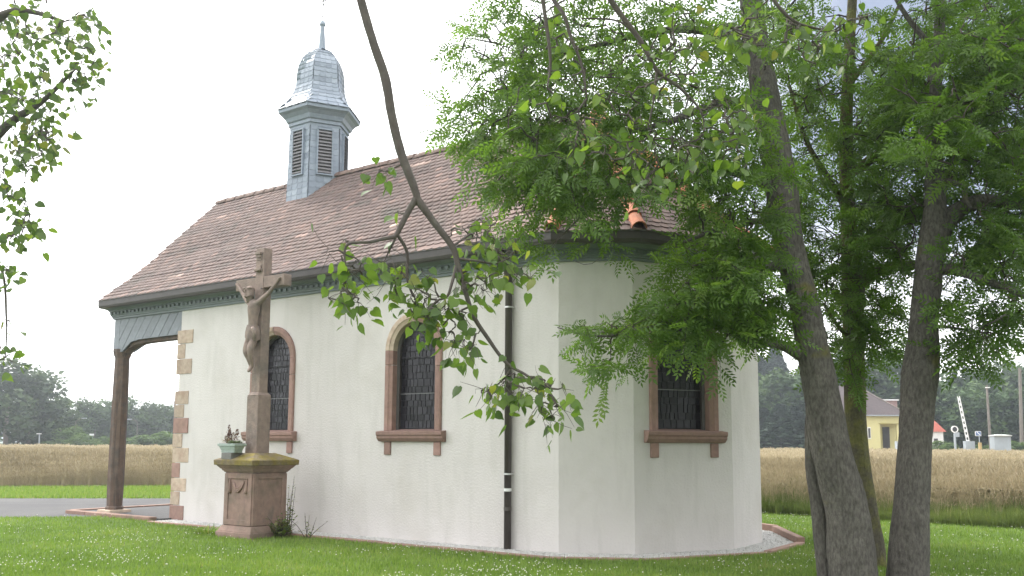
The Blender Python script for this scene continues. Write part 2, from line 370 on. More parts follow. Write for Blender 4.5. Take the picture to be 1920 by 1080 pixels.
# walls with arched openings
WIN_W, WIN_ZB, WIN_ZS = 0.95, 1.80, 3.17
def arch_pts(c, w, zs, n=14, rx=None):
    r = w / 2
    return [(c - r * math.cos(math.pi * i / n), zs + r * math.sin(math.pi * i / n)) for i in range(n + 1)]
def wall_face(mb, p, q, z0, z1, wins=()):
    p, q = Vector(p), Vector(q); L = (q - p).length; d = (q - p) / L; nrm = Vector((d.y, -d.x))
    P = lambda t, z, dep=0: (*(p + d * t - nrm * dep), z)
    x = 0
    for c in sorted(wins):
        a, b = c - WIN_W / 2, c + WIN_W / 2
        mb.add([P(x, z0), P(a, z0), P(a, z1), P(x, z1)], [(0, 1, 2, 3)])
        mb.add([P(a, z0), P(b, z0), P(b, WIN_ZB), P(a, WIN_ZB)], [(0, 1, 2, 3)])
        ar = arch_pts(c, WIN_W, WIN_ZS)
        for (t0, za), (t1, zb) in zip(ar, ar[1:]): mb.add([P(t0, za), P(t1, zb), P(t1, z1), P(t0, z1)], [(0, 1, 2, 3)])
        rim = [(a, WIN_ZB)] + ar + [(b, WIN_ZB)]
        for (t0, za), (t1, zb) in zip(rim, rim[1:] + rim[:1]):
            mb.add([P(t0, za), P(t0, za, .3), P(t1, zb, .3), P(t1, zb)], [(0, 1, 2, 3)])
        x = b
    mb.add([P(x, z0), P(L, z0), P(L, z1), P(x, z1)], [(0, 1, 2, 3)])
wm = MB()
NAVE_WINS = [LN - 6.41, LN - 2.868]
wall_face(wm, (-LN, 0), (0, 0), -0.1, HW, NAVE_WINS)
wall_face(wm, (0, 0), pa, -0.1, HW); wall_face(wm, pa, pb, -0.1, HW, [LB / 2]); wall_face(wm, pb, pc, -0.1, HW)
wall_face(wm, pc, pd, -0.1, HW, [LB / 2]); wall_face(wm, pd, (0, WID), -0.1, HW)
wall_face(wm, (0, WID), (-LN, WID), -0.1, HW, [2.868, 6.41]); wall_face(wm, (-LN, WID), (-LN, 0), -0.1, HW)
wm.add([(-LN, 0, HW - .01), (0, 0, HW - .01), (*pa, HW - .01), (*pb, HW - .01), (*pc, HW - .01), (*pd, HW - .01), (0, WID, HW - .01), (-LN, WID, HW - .01)], [tuple(range(8))])
wall = wm.build('wall', PLASTER, chapel)

# quoins at the corner by the porch
z = 0.02; k = 0
while z < 3.75:
    h = random.uniform(0.27, 0.36); lg = (0.40, 0.20)[k % 2] * random.uniform(0.85, 1.15); ly = (0.2, 0.4)[k % 2]
    if not (2.62 < z < 2.9):
        mb = MB(); pr = random.uniform(0.008, 0.022)
        mb.box((-LN + lg / 2 - 0.05, ly / 2 - pr, z + h / 2 - 0.006), (lg + 0.10, ly, h - 0.012))
        mb.build('quoin', SANDST if (k % 3 == 0 and z < 2.0) or z < .3 else SANDPALE, wall, bevel=0.008)
    z += h; k += 1

def make_window(p, q, c, detailed=True):
    p, q = Vector(p), Vector(q); d = (q - p).normalized(); nrm = Vector((d.y, -d.x)); o = p + d * c
    w = empty('window', parent=chapel)
    w.matrix_basis = Matrix(((d.x, -nrm.x, 0, o.x), (d.y, -nrm.y, 0, o.y), (0, 0, 1, 0), (0, 0, 0, 1)))   # x along wall, y inward
    ri, ro = WIN_W / 2, WIN_W / 2 + 0.15
    def jamb(z0, z1, sgn, m):
        mb = MB(); g = 0.004
        prof = [(ri - .012, .10), (ri - .008, -.004), (ri + .045, -.03), (ri + .06, -.045), (ro - .02, -.045), (ro, -.03), (ro, .05)]
        mb.prism([(sgn * x, y, z0 + g) for x, y in (prof if sgn > 0 else prof[::-1])], (0, 0, z1 - z0 - 2 * g)); mb.build('jamb_stone', m, w, bevel=0.005)
    for sgn in (-1, 1):
        cut = 2.92 if sgn < 0 else 2.86
        jamb(WIN_ZB, cut, sgn, SANDST); jamb(cut, WIN_ZS, sgn, SANDST)
    for a0, a1 in ((0, 88), (90, 180)):      # two big arch stones
        mb = MB(); prof = [(ri - .012, .10), (ri - .008, -.004), (ri + .045, -.03), (ri + .06, -.045), (ro - .02, -.045), (ro, -.03), (ro, .05)]
        n = 9; vs = []; fs = []; m_ = len(prof)
        for i in range(n + 1):
            t = R(a0 + (a1 - a0) * i / n)
            vs += [(r * math.cos(t), y, WIN_ZS + r * math.sin(t)) for r, y in prof]
        for i in range(n):
            for j in range(m_ - 1): fs.append((i * m_ + j, (i + 1) * m_ + j, (i + 1) * m_ + j + 1, i * m_ + j + 1))
        fs += [tuple(range(m_))[::-1], tuple(range(n * m_, (n + 1) * m_))]
        mb.add(vs, fs); mb.build('arch_stone', SANDPALE if a0 else SANDST, w)
    mb = MB(); sp = [(.25, 1.84), (-.05, 1.80), (-.13, 1.79), (-.13, 1.735), (-.11, 1.715), (-.11, 1.68), (-.06, 1.625), (.02, 1.62), (.25, 1.62)]
    mb.prism([(-.72, y, z) for y, z in sp], (1.44, 0, 0)); mb.build('sill', SANDST, w, bevel=0.006)
    for sgn in (-1, 1):
        mb = MB(); mb.box((sgn * .545, -.005, 1.51), (.14, .05, .215)); mb.build('sill_bracket', SANDPALE if not sgn else SANDST, w, bevel=.006)
    # leaded glazing: irregular quarries held by lead, with two saddle bars
    mb = MB(); mb.box((0, .205, 2.72), (WIN_W + .02, .01, 1.9)); mb.build('glazing_back', LEAD, w)
    rim = [(-(ri - .012), WIN_ZB + .02)] + [(-(ri - .012) * math.cos(math.pi * i / 14), WIN_ZS + (ri - .012) * math.sin(math.pi * i / 14)) for i in range(15)] + [(ri - .012, WIN_ZB + .02)]
    mb = MB()
    for (xa, za), (xb, zb) in zip(rim, rim[1:]):
        f = lambda x, z, k: (x * k, WIN_ZS + (z - WIN_ZS) * k if z > WIN_ZS else z)
        (xc, zc), (xd, zd) = f(xa, za, .93), f(xb, zb, .93)
        mb.add([(xa, .101, za), (xb, .101, zb), (xd, .13, zd), (xc, .13, zc), (xc, .2, zc), (xd, .2, zd)], [(0, 1, 2, 3), (3, 2, 5, 4)])
    mb.build('dark_reveal_ring', GUTTER, w)  # dark ring lining the inner part of the reveal
    zz = 1.845; row = 0; cache = {}
    while zz < 3.60:
        h = 0.105 if row % 2 else 0.13; half = ri - .03
        if zz > WIN_ZS: half = math.sqrt(max(0.001, (ri - .03) ** 2 - (zz + h * .5 - WIN_ZS) ** 2))
        x = -half; kk = 0
        while x < half - .02:
            pw = min(random.choice((0.07, 0.10, 0.14, 0.085, 0.12)), half - x)
            key = (round(pw, 3), h, random.randrange(5))
            if key not in cache:
                b = MB(); b.add([(-pw / 2 + .007, 0, -h / 2 + .007), (pw / 2 - .007, 0, -h / 2 + .007), (pw / 2 - .007, 0, h / 2 - .007), (-pw / 2 + .007, 0, h / 2 - .007),
                                 (-pw / 2 + .007, .012, -h / 2 + .007), (pw / 2 - .007, .012, -h / 2 + .007), (pw / 2 - .007, .012, h / 2 - .007), (-pw / 2 + .007, .012, h / 2 - .007)], BOXF2, random.random())
                cache[key] = b.mesh('pane'); cache[key].materials.append(GLASS)
            if pw > .03:
                o2 = bpy.data.objects.new('pane', cache[key]); COL.objects.link(o2); o2.parent = w
                o2.location = (x + pw / 2, .182, zz + h / 2); o2.rotation_euler = (random.gauss(0, .018), 0, random.gauss(0, .018))
            x += pw; kk += 1
        zz += h; row += 1
    for zb in (2.43, 3.05):
        mb = MB(); mb.box((0, .172, zb), (WIN_W - .05, .014, .014)); mb.build('saddle_bar', mat('bar_metal', (.16, .16, .17), .5, .1) if zb < 2.5 and 'bar_metal' not in MATS else MATS['bar_metal'] if zb < 2.5 else LEAD, w)
    return w
BOXF2 = [(0, 1, 2, 3), (0, 4, 5, 1), (1, 5, 6, 2), (2, 6, 7, 3), (3, 7, 4, 0)]
for c in NAVE_WINS: make_window((-LN, 0), (0, 0), c)
make_window(pa, pb, LB / 2)

# cornice, gutter, down pipe
LOOP = [(-LP, 0)] + APSE + [(-LP, WID)]
cm = MB()
sweep(cm, LOOP, [(0.0, 4.335), (.035, 4.335), (.035, 4.375), (.055, 4.385), (.055, 4.405), (.075, 4.42), (.075, 4.495), (.10, 4.50), (.10, 4.525), (.16, 4.56), (.225, 4.575), (.225, 4.605), (.24, 4.605), (.24, 4.66), (0, 4.66)])
cornice = cm.build('cornice', CORNICE, chapel)
dm = MB()
for i in range(len(LOOP)):
    a, b = outset(LOOP, .075)[i], outset(LOOP, .075)[(i + 1) % len(LOOP)]
    d = (b - a); L = d.length; d /= L; n_ = int(L / .145)
    if i == len(LOOP) - 2: continue
    for j in range(n_):
        p = a + d * ((j + .5) * L / n_); dm.box((p.x + d.y * .012, p.y - d.x * .012, 4.463), (.06, .05, .05), math.atan2(d.y, d.x))
tag(dm.build('dentils', CORNICE, cornice), kind='stuff')
gpath = [(-11.93, 0)] + APSE + [(-11.93, WID)]
g_ = MB(); sweep(g_, gpath, [(.24, 4.555), (.35, 4.555), (.37, 4.60), (.375, 4.715), (.35, 4.715), (.345, 4.61), (.24, 4.60)], closed=False)
g_.add([(-11.93, -.24, 4.555), (-11.93, -.35, 4.555), (-11.93, -.37, 4.6), (-11.93, -.375, 4.715), (-11.93, -.24, 4.715)], [(0, 1, 2, 3, 4)])
g_.build('gutter', GUTTER, chapel)
gl = MB(); sweep(gl, gpath, [(.372, 4.712), (.392, 4.712), (.392, 4.73), (.372, 4.73)], closed=False); gl.build('gutter_bead', mat('gutter_edge', (0.10, 0.092, 0.09), 0.4, .1), chapel)
XP, YP = -.86, -.085
pm = MB(); pm.tube([(XP, -.30, 4.57), (XP, -.30, 4.46), (XP, -.24, 4.38), (XP, -.13, 4.26), (XP, YP, 4.16), (XP, YP, 0.02)], [.05, .05, .056, .056, .056, .056], 14)
pipe = pm.build('downpipe', PIPE, chapel, smooth=True)
for zb in (3.70, 1.14):
    mb = MB(); mb.tube([(XP, YP, zb - .012), (XP, YP, zb + .012)], .064, 14); mb.box((XP + .05, YP + .05, zb), (.02, .08, .02)); mb.build('pipe_clamp', STEEL, pipe)
mb = MB(); mb.tube([(XP, YP, .88), (XP, YP, .925)], .0585, 14); mb.build('pipe_label', WHITE, pipe)
for zz in (2.35, .62):
    mb = MB(); mb.tube([(XP, YP, zz - .03), (XP, YP, zz + .03)], .060, 14); mb.build('pipe_socket', PIPE, pipe)

wq = [CH.inverted() @ at(x_, y_, Y_) for x_, y_, Y_ in ((1148, 440, 12.86), (1142, 462, 12.84), (1127, 483, 12.86), (1110, 494, 12.92), (1095, 496, 13.0), (1079, 490, 13.08))]
mb = MB(); mb.tube(wq, .006, 5); mb.build('loose_wire', GUTTER, chapel)

# ---- roof: flared slopes, real tiles
PR = [(0.0, 4.70), (.213, 5.225), (.442, 5.88), (1.0, 7.62)]
def prz(t):
    for (a, za), (b, zb) in zip(PR, PR[1:]):
        if t <= b: return za + (zb - za) * (t - a) / (b - a)
    return PR[-1][1]
APEX = Vector((-.85, WID / 2)); RWEST = Vector((-11.93, WID / 2))
EA = outset(APSE, .35, closed=False)
EA[0] = outset([(-LP, 0)] + APSE, .35, closed=False)[1]; EA[5] = outset(APSE + [(-LP, WID)], .35, closed=False)[5]
EV = [Vector((-11.93, -.35))] + EA + [Vector((-11.93, WID + .35))]
SLOPES = [(EV[0], EV[1], RWEST, APEX)] + [(EV[i], EV[i + 1], APEX, APEX) for i in range(1, 6)] + [(EV[6], EV[7], APEX, RWEST)]
dk = MB(); TS = [0, .1, .213, .33, .442, .72, 1.0]
for L0, R0, L1, R1 in SLOPES:
    for a, b in zip(TS, TS[1:]):
        q = [(*L0.lerp(L1, a), prz(a)), (*R0.lerp(R1, a), prz(a)), (*R0.lerp(R1, b), prz(b)), (*L0.lerp(L1, b), prz(b))]
        dk.add(q, [(0, 1, 2, 3)])
gv = [(-11.92, -.35 + t * (WID / 2 + .35), prz(t) - .02) for t in TS]; gw = [(-11.92, WID - y, z) for x, y, z in gv[::-1][1:]]
dk.add(gv + gw, [tuple(range(len(gv + gw)))[::-1]])
roof = dk.build('roof', DECK, chapel)
TW, TL, TG = 0.165, 0.30, 0.148
to = [(-.5, .048), (-.42, .028), (-.25, .009), (0, 0), (.25, .009), (.42, .028), (.5, .048)]
def tile_tpl(w):
    top = [(x * w, y, .014) for x, y in to] + [(w * .5, TL, .014), (-w * .5, TL, .014)]
    bot = [(x * w, y, 0) for x, y in to]
    n = len(to)
    fs = [tuple(range(9))] + [(i + 1, i, 9 + i, 9 + i + 1) for i in range(n - 1)]
    return (top + bot, fs)
TT = tile_tpl(TW - .004)
items = []
def slope_frame(S, t):
    L0, R0, L1, R1 = S; e = (R0 - L0).normalized(); nh = Vector((e.y, -e.x)); run = -((L1 - L0).dot(nh))
    dz = (prz(min(1, t + .01)) - prz(min(1, t + .01) - .01)) / .01
    up = Vector((-nh.x * run, -nh.y * run, dz)).normalized(); e3 = Vector((e.x, e.y, 0)); nn = e3.cross(up)
    return e3, up, nn, run
patchn = lambda x, y: math.sin(x * 1.3 + 2 * math.sin(y * .9)) * math.sin(y * 1.7 + x * .4)
for si, S in enumerate(SLOPES[:5]):
    L0, R0, L1, R1 = S; t = 0.0; row = 0
    while t < 0.985:
        e3, up, nn, run = slope_frame(S, t)
        a, b = L0.lerp(L1, t), R0.lerp(R1, t); W_ = (b - a).length; z = prz(t)
        o = (row % 2) * TW / 2 + random.uniform(-.006, .006); j = 0; run_pale = 0; base = (a.dot(Vector((e3.x, e3.y))) // TW) * TW
        x = base
        aL = a.dot(Vector((e3.x, e3.y))); bL = b.dot(Vector((e3.x, e3.y)))
        x = aL + TW / 2 - o if si == 0 else base - o
        while x < bL + TW * .3:
            if x > aL - TW * .3:
                p = a + Vector((e3.x, e3.y)) * (x - aL)
                dl = -(.028 - .004) / TL + random.gauss(0, .006)
                rx = Matrix.Rotation(random.gauss(0, .012), 3, 'Z')
                up2 = (up + nn * dl).normalized(); n2 = e3.cross(up2)
                M3 = Matrix((e3, up2, n2)).transposed() @ rx
                loc = Vector((p.x, p.y, z)) + nn * (.036 + random.uniform(0, .005) + .010 * math.sin(x * 1.1 + 1.5 * math.sin(t * 7)) * math.sin(t * 5 + x * .35)) - up * (0.03 if row == 0 else 0)
                pn = patchn(x * .8, t * 9)
                tint = 0.42 + .16 * pn + random.gauss(0, .12); rr = random.random()
                if run_pale == 0 and rr < .0035: run_pale = random.choice((1, 2, 2, 3, 4))
                if run_pale: tint = random.uniform(.93, 1.0); run_pale -= 1
                elif rr < .05: tint = .84
                if si == 0 and x > aL + 9.5: tint += .1
                items.append((TT, Matrix.Translation(loc) @ M3.to_4x4(), min(.999, max(0, tint))))
            x += TW
        ds = math.hypot(run, (prz(min(1, t + .02)) - prz(t)) / (min(1, t + .02) - t)); t += TG / ds; row += 1
# the tiles that show largest: the near lower courses of the nave slope
pieces('roof_tile', roof, TILE, items, 300, CH, 14, 'roof_tiles')
def half_round(r, L, th=.018, n=7, flare=1.12):
    vs = []; fs = []
    for y, k in ((0, flare), (L, 1.0)):
        for rr in (r * k, r * k - th):
            for i in range(n + 1):
                t = math.pi * i / n; vs.append((rr * math.cos(t), y, rr * math.sin(t)))
    m = n + 1
    for i in range(n): fs += [(i, i + 1, 2 * m + i + 1, 2 * m + i), (m + i + 1, m + i, 3 * m + i, 3 * m + i + 1), (i + 1, i, m + i, m + i + 1)]
    return vs, fs
HR = half_round(.105, .40)
def cap_line(a, b, mt, name, step, lift, tpl=HR):
    a, b = Vector(a), Vector(b); d = (b - a); L = d.length; d.normalize(); sx_ = d.cross(Vector((0, 0, 1))).normalized(); up = sx_.cross(d)
    n_ = max(1, int(L / step)); its = []
    for i in range(n_):
        p = a + d * (i * L / n_) + up * (lift + .012 * (1 - i % 1)); dd = (d + up * random.gauss(-.03, .012)).normalized(); uu = sx_.cross(dd)
        its.append((tpl, Matrix.Translation(p) @ Matrix((sx_, dd, uu)).transposed().to_4x4(), .5))
    pieces(name, roof, mt, its, 300, CH)
cap_line((*APEX, 7.60), (*RWEST, 7.60), RIDGET, 'ridge_tile', .36, .0)
for i in (1, 2, 3, 4):
    e = EV[i]; pts = [(*e.lerp(APEX, t), prz(t)) for t in (0.005, .213, .442, .985)]
    for a, b in zip(pts, pts[1:]): cap_line(a, b, HIPTILE, 'hip_tile', .34, .03)
ft = MB(); ft.lathe([(.0, 7.6), (.16, 7.62), (.12, 7.74), (.05, 7.82), (0.01, 7.84)], 10, APEX); ft.build('apex_tile', HIPTILE, roof)
vb = MB()   # verge board under the gable edge
for t0, t1 in zip(TS, TS[1:]):
    for f in (lambda y: y, lambda y: WID - y):
        y0, y1 = f(-.35 + t0 * (WID / 2 + .35)), f(-.35 + t1 * (WID / 2 + .35))
        vb.prism([(-11.95, y0, prz(t0) + .012), (-11.95, y1, prz(t1) + .012), (-11.95, y1, prz(t1) - .12), (-11.95, y0, prz(t0) - .12)], (.05, 0, 0))
vb.build('verge_board', CORNICE, roof)

# ---- porch
porch = empty('porch', parent=chapel)
def clip(poly, a, b, c):        # keep a*x + b*z <= c
    out = []
    for i in range(len(poly)):
        p, q = poly[i], poly[(i + 1) % len(poly)]; fp, fq = a * p[0] + b * p[1] - c, a * q[0] + b * q[1] - c
        if fp <= 0: out.append(p)
        if (fp < 0 < fq) or (fq < 0 < fp):
            t = fp / (fp - fq); out.append((p[0] + t * (q[0] - p[0]), p[1] + t * (q[1] - p[1])))
    return out
BP = [(-11.85, 3.59), (-11.52, 3.59), (-11.2, 3.79), (-10.9, 3.83), (-9.36, 3.85), (-9.36, 4.334), (-11.85, 4.334)]
ux, uz = math.cos(R(128)), math.sin(R(128)); nx_, nz_ = uz, -ux     # board direction leans like a slash, measured across it
nx_, nz_ = math.sin(R(52)), -math.cos(R(52))
lo = min(nx_ * x + nz_ * z for x, z in BP); hi = max(nx_ * x + nz_ * z for x, z in BP); bw = .235; kk = lo
while kk < hi:
    pl = clip(clip(BP, nx_, nz_, kk + bw - .012), -nx_, -nz_, -kk)
    if len(pl) > 2:
        mb = MB(); mb.prism([(x, random.choice((0, .003)), z) for x, z in pl][::-1] if False else [(x, .0, z) for x, z in pl], (0, .03, 0))
        o = mb.build('board', BOARD, porch); o.location.y = random.uniform(0, .006)
    kk += bw
mb = MB(); mb.prism([(x, .036, z + .01) for x, z in BP], (0, .03, 0)); mb.build('board_backing', DARKW, porch)
for y0, nm in ((.02, 0), (WID - .28, 1)):
    mb = MB(); mb.prism([(-11.62, y0 + .05, 3.50), (-11.40, y0 + .05, 3.66), (-11.15, y0 + .05, 3.73), (-10.8, y0 + .05, 3.755), (-9.36, y0 + .05, 3.77), (-9.36, y0 + .05, 3.90), (-11.62, y0 + .05, 3.90)], (0, .2, 0))
    mb.build('porch_beam', POSTW, porch, bevel=.01)
mb = MB()
arc = [(v, 3.62 + .55 * math.sin(math.pi * (v - .4) / (WID - .8)) ** .5) for v in np.linspace(.4, WID - .4, 13)]
mb.prism([(-11.84, .0, 4.33), (-11.84, .0, 3.6)] + [(-11.84, v, z_) for v, z_ in arc] + [(-11.84, WID, 3.6), (-11.84, WID, 4.33)], (.2, 0, 0)); mb.build('porch_front_panel', BOARD, porch)
mb = MB(); mb.box((-10.6, WID / 2, 4.36), (2.46, WID - .02, .04)); mb.build('porch_ceiling', BOARD, porch)
for yp in (.14, WID - .14):
    xp = -11.70; mb = MB(); prof = [(.19, .10), (.19, .16), (.165, .19), (.175, .7), (.168, 2.6), (.155, 3.46), (.18, 3.52), (.20, 3.60), (.20, 3.66)]
    mb.lathe(prof, 8, (xp, yp), R(22.5)); po = mb.build('post', POSTW, porch)
    mb = MB(); mb.frust((xp, yp), .27, .25, -.02, .11); mb.build('post_base', SANDPALE, porch, bevel=.015)
    if yp < 1:
        for a in range(2): pass
pf = MB(); pf.box((-11.0, WID / 2, -.015), (3.28, WID + .5, .13)); tag(pf.build('porch_floor', ASPHALT, porch, bevel=.01))
st = [(-12.72, -.33)] + [(-12.72 + i * .80, -.33) for i in range(1, 5)]
for i in range(4):
    mb = MB(); mb.box((st[i][0] + .40, -.33, .005), (.785, .17, .15)); mb.build('step_stone', KERB, porch, bevel=.012)
for i in range(7):
    mb = MB(); mb.box((-12.74, -.25 + .42 + i * .84, .005), (.2, .82, .15)); mb.build('step_stone', KERB, porch, bevel=.012)

# ---- ridge turret
TC = Vector((-8.3, WID / 2)); turret = empty('turret', (TC.x, TC.y, 0), 0, chapel)
CT = CH @ Matrix.Translation((TC.x, TC.y, 0))
mb = MB(); mb.lathe([(.72, 5.9), (.645, 8.84)], 6); mb.build('turret_core', SLATED, turret)
mb = MB(); mb.lathe([(.65, 8.74), (.68, 8.74), (.68, 8.80), (.72, 8.81), (.72, 8.88), (.76, 8.90), (.80, 8.985), (.88, 9.06), (.955, 9.10), (.965, 9.16), (.90, 9.18)], 6); mb.build('turret_cornice', SLATED, turret)
CAPP = [(.97, 9.165), (.83, 9.285), (.70, 9.43), (.61, 9.62), (.555, 9.83), (.545, 10.08), (.515, 10.30), (.43, 10.51), (.29, 10.67), (.11, 10.76)]
mb = MB(); mb.lathe(CAPP, 6); mb.build('turret_cap', SLATED, turret)
slt = ([(-.5, .0, .016), (.30, .0, .016), (.46, .14, .016), (.5, .5, .016), (.5, 1, .010), (-.5, 1, .010), (-.5, 0, 0), (.30, 0, 0), (.46, .14, 0), (.5, .5, 0)],
       [(0, 1, 2, 3, 4, 5), (1, 0, 6, 7), (2, 1, 7, 8), (3, 2, 8, 9)])
si_ = []
def add_slate(c, e, up, n, w, h, t):
    M = Matrix((e * w * .985, up * h, n)).transposed().to_4x4(); si_.append((slt, Matrix.Translation(c) @ M, t))
ap = math.cos(R(30))
for k in range(6):
    th = R(-90 + 60 * k); nh = Vector((math.cos(th), math.sin(th), 0)); e = Vector((-nh.y, nh.x, 0))
    vis = k in (0, 1, 2, 5)
    z = 6.35
    while z < 8.72:
        rr = .72 + (.645 - .72) * (z - 5.9) / 2.94; apo = rr * ap; side = rr; up = Vector((nh.x * -.022, nh.y * -.022, 1)).normalized()
        slots = []
        if 7.62 < z < 8.58:
            ws = (side - .33) / 2
            slots = [(-(.165 + ws / 2), ws), (.165 + ws / 2, ws)]
        else: slots = [((i - 1.5) * side / 4, side / 4) for i in range(4)]
        for x, w in slots:
            c = nh * (apo + .012) + e * x + Vector((0, 0, z)); y_ = c.y
            if z > 7.62 - abs(y_) * 1.02 - .16: add_slate(c, e, (up - nh * .06).normalized(), nh, w, .2, min(.99, max(0, random.gauss(.5, .2))))
        z += .135
    lv = empty('louvre', parent=turret) if False else None
    mb = MB(); rr = .665; apo = rr * ap
    c0 = nh * (apo - .02)
    if k in (0, 1, 2, 5):
        Mf = Matrix((e, nh, Vector((0, 0, 1)))).transposed().to_4x4(); Mf.translation = c0
        mb.box((0, .025, 8.14), (.33, .03, 1.02), M=Mf); lo_ = mb.build('louvre', DARKW, turret)
        for i in range(13):
            b2 = MB(); zz = 7.66 + i * .077
            b2.add([Mf @ Vector(q) for q in ((-.15, .05, zz + .06), (.15, .05, zz + .06), (.15, .105, zz), (-.15, .105, zz), (-.15, .05, zz + .045), (.15, .05, zz + .045), (.15, .10, zz - .014), (-.15, .10, zz - .014))], [(0, 3, 2, 1), (3, 7, 6, 2), (4, 5, 6, 7)])
            b2.build('slat', LOUVRE, lo_)
        for xx in (-.168, .168):
            b2 = MB(); b2.box((xx, .06, 8.14), (.03, .075, 1.04), M=Mf); b2.build('louvre_frame', SLATED, lo_)
        for zz in (7.615, 8.665):
            b2 = MB(); b2.box((0, .06, zz), (.37, .085, .03), M=Mf); b2.build('louvre_frame', SLATED, lo_)
    # slates of the bell-shaped cap
    for j in range(len(CAPP) - 1):
        (ra, za), (rb, zb) = CAPP[j], CAPP[j + 1]; L = math.hypot((ra - rb) * ap, zb - za); nr = max(1, round(L / .125))
        for q in range(nr):
            f = q / nr; rr = ra + (rb - ra) * f; zz = za + (zb - za) * f
            up = Vector((nh.x * (rb - ra) * ap, nh.y * (rb - ra) * ap, zb - za)).normalized(); n3 = e.cross(up)
            cnt = 4 if rr > .45 else 3 if rr > .25 else 2
            for i in range(cnt):
                w = rr / cnt; add_slate(nh * (rr * ap) + e * ((i - (cnt - 1) / 2) * w) + Vector((0, 0, zz)) + n3 * .014, e, (up - n3 * .07).normalized(), n3, w, L / nr * 1.35, min(.99, max(0, random.gauss(.6, .2))))
pieces('slate', turret, SLATE, si_, 300, CT, 8, 'slates')
mb = MB(); mb.lathe([(.10, 10.72), (.105, 10.78), (.085, 10.80), (.045, 11.40), (.072, 11.41), (.075, 11.44), (.055, 11.50), (.02, 11.53)], 8); mb.build('spike', SLATED, turret)
mb = MB(); mb.tube([(0, 0, 11.5), (0, 0, 12.6)], .013, 6)
for s_ in (-1, 1):
    mb.tube([(0, 0, 12.02), (s_ * .30, 0, 12.02)], .011, 6)
    mb.tube([(s_ * .02, 0, 11.66), (s_ * .07, 0, 11.63), (s_ * .08, 0, 11.70), (s_ * .03, 0, 11.74)], .007, 5)
    mb.tube([(s_ * .30, 0, 12.02), (s_ * .27, 0, 11.95), (s_ * .33, 0, 11.92)], .008, 5); mb.tube([(s_ * .30, 0, 12.02), (s_ * .27, 0, 12.09), (s_ * .33, 0, 12.12)], .008, 5)
    mb.tube([(0, 0, 11.9), (s_ * .06, 0, 11.95), (s_ * .09, 0, 12.02)], .007, 5)
mb.build('iron_cross', GUTTER, turret)

# ------------------------------------------------------------------ gravel strip and its sandstone kerb
NG = [(-9.3, 0)] + APSE + [(-9.3, WID)]
gv_ = MB(); gv_.add([CH @ Vector((*q, .012)) for q in outset(NG, .52, False)], [tuple(range(len(NG)))])
tag(gv_.build('gravel_strip', GRAVEL), kind='structure')
kerb = empty('kerb'); tag(kerb, kind='structure')
KP = outset(NG, .58, False)
for i in range(len(KP) - 1):
    a, b = KP[i], KP[i + 1]; d = b - a; L = d.length; d.normalize(); n_ = max(1, round(L / 1.0)); ang = math.atan2(d.y, d.x)
    for j in range(n_):
        top = (.035, .03, .03, .05, .12, .13, .13)[i] + random.uniform(-.004, .004)
        mb = MB(); hl = L / n_ / 2 - .004; mb.box((0, 0, 0), (2 * hl + (.03 if n_ < 3 else 0), .13, .2))
        o = mb.build('kerb_stone', KERB, kerb, bevel=.012); p = a + d * ((j + .5) * L / n_)
        o.matrix_basis = CH @ Matrix.Translation((p.x, p.y, top - .1)) @ Matrix.Rotation(ang, 4, 'Z')
# loose white chippings where the strip shows
pebV = np.array([(1, 0, 0), (-1, 0, 0), (0, 1, 0), (0, -1, 0), (0, 0, .7), (0, 0, -.7)]) * .016
pebT = [(0, 2, 4), (2, 1, 4), (1, 3, 4), (3, 0, 4)]
pts = []
ng52 = outset(NG, .5, False); ng0 = outset(NG, .03, False)
for i in range(len(NG) - 1):
    a, b, c, d = ng0[i], ng0[i + 1], ng52[i + 1], ng52[i]; m = int(900 * (b - a).length) if i < 6 else 500
    u_, v_ = rng.random(m), rng.random(m)
    A = np.array(a)[None] * (1 - u_)[:, None] + np.array(b)[None] * u_[:, None]; B = np.array(d)[None] * (1 - u_)[:, None] + np.array(c)[None] * u_[:, None]
    pts.append(A * (1 - v_)[:, None] + B * v_[:, None])
pts = np.concatenate(pts); N = len(pts)
chm = np.array(CH); loc = np.c_[pts, np.full(N, .016)] @ chm[:3, :3].T + chm[:3, 3]
V, T, t = scatter(pebV, pebT, rot_mats(rng.random(N) * 6.3, rng.normal(0, .6, N), None, rng.uniform(.5, 1.3, N)), loc, rng.random(N))
tag(link('chippings', fast_mesh('chippings', V, T, t), GRAVEL), 'loose white gravel chippings between chapel wall and kerb', 'gravel', kind='stuff')

# ------------------------------------------------------------------ wayside cross
CX = CH @ Vector((-5.50, -1.05, 0))
cross = empty('wayside_cross', CX, -PHI); tag(cross, 'tall weathered sandstone crucifix on a square pedestal before the chapel wall', 'wayside cross')
CCR = Matrix.Translation(CX) @ Matrix.Rotation(-PHI, 4, 'Z')
ped = empty('pedestal', parent=cross)
mb = MB(); mb.frust((0, 0), .46, .455, -.05, .10); mb.frust((0, 0), .44, .385, .10, .20); mb.build('plinth', PEDST, ped, bevel=.012)
mb = MB(); mb.frust((0, 0), .365, .36, .20, 1.09); mb.build('die', PEDST, ped, bevel=.008)
for rz in (0, math.pi / 2):            # raised border round the sunken panels of the two visible faces
    Mx = Matrix.Rotation(rz, 4, 'Z')
    for c, d in (((-.305, -.366, .64), (.10, .03, .86)), ((.305, -.366, .64), (.10, .03, .86)), ((0, -.366, .255), (.52, .03, .09)), ((0, -.366, 1.03), (.52, .03, .09))):
        b = MB(); b.box(c, d, M=Mx); b.build('panel_border', PEDST, ped, bevel=.006)
def relief(path, rad, name='festoon'):
    b = MB(); b.tube(path, rad, 6); b.build(name, PEDST, ped, smooth=True)
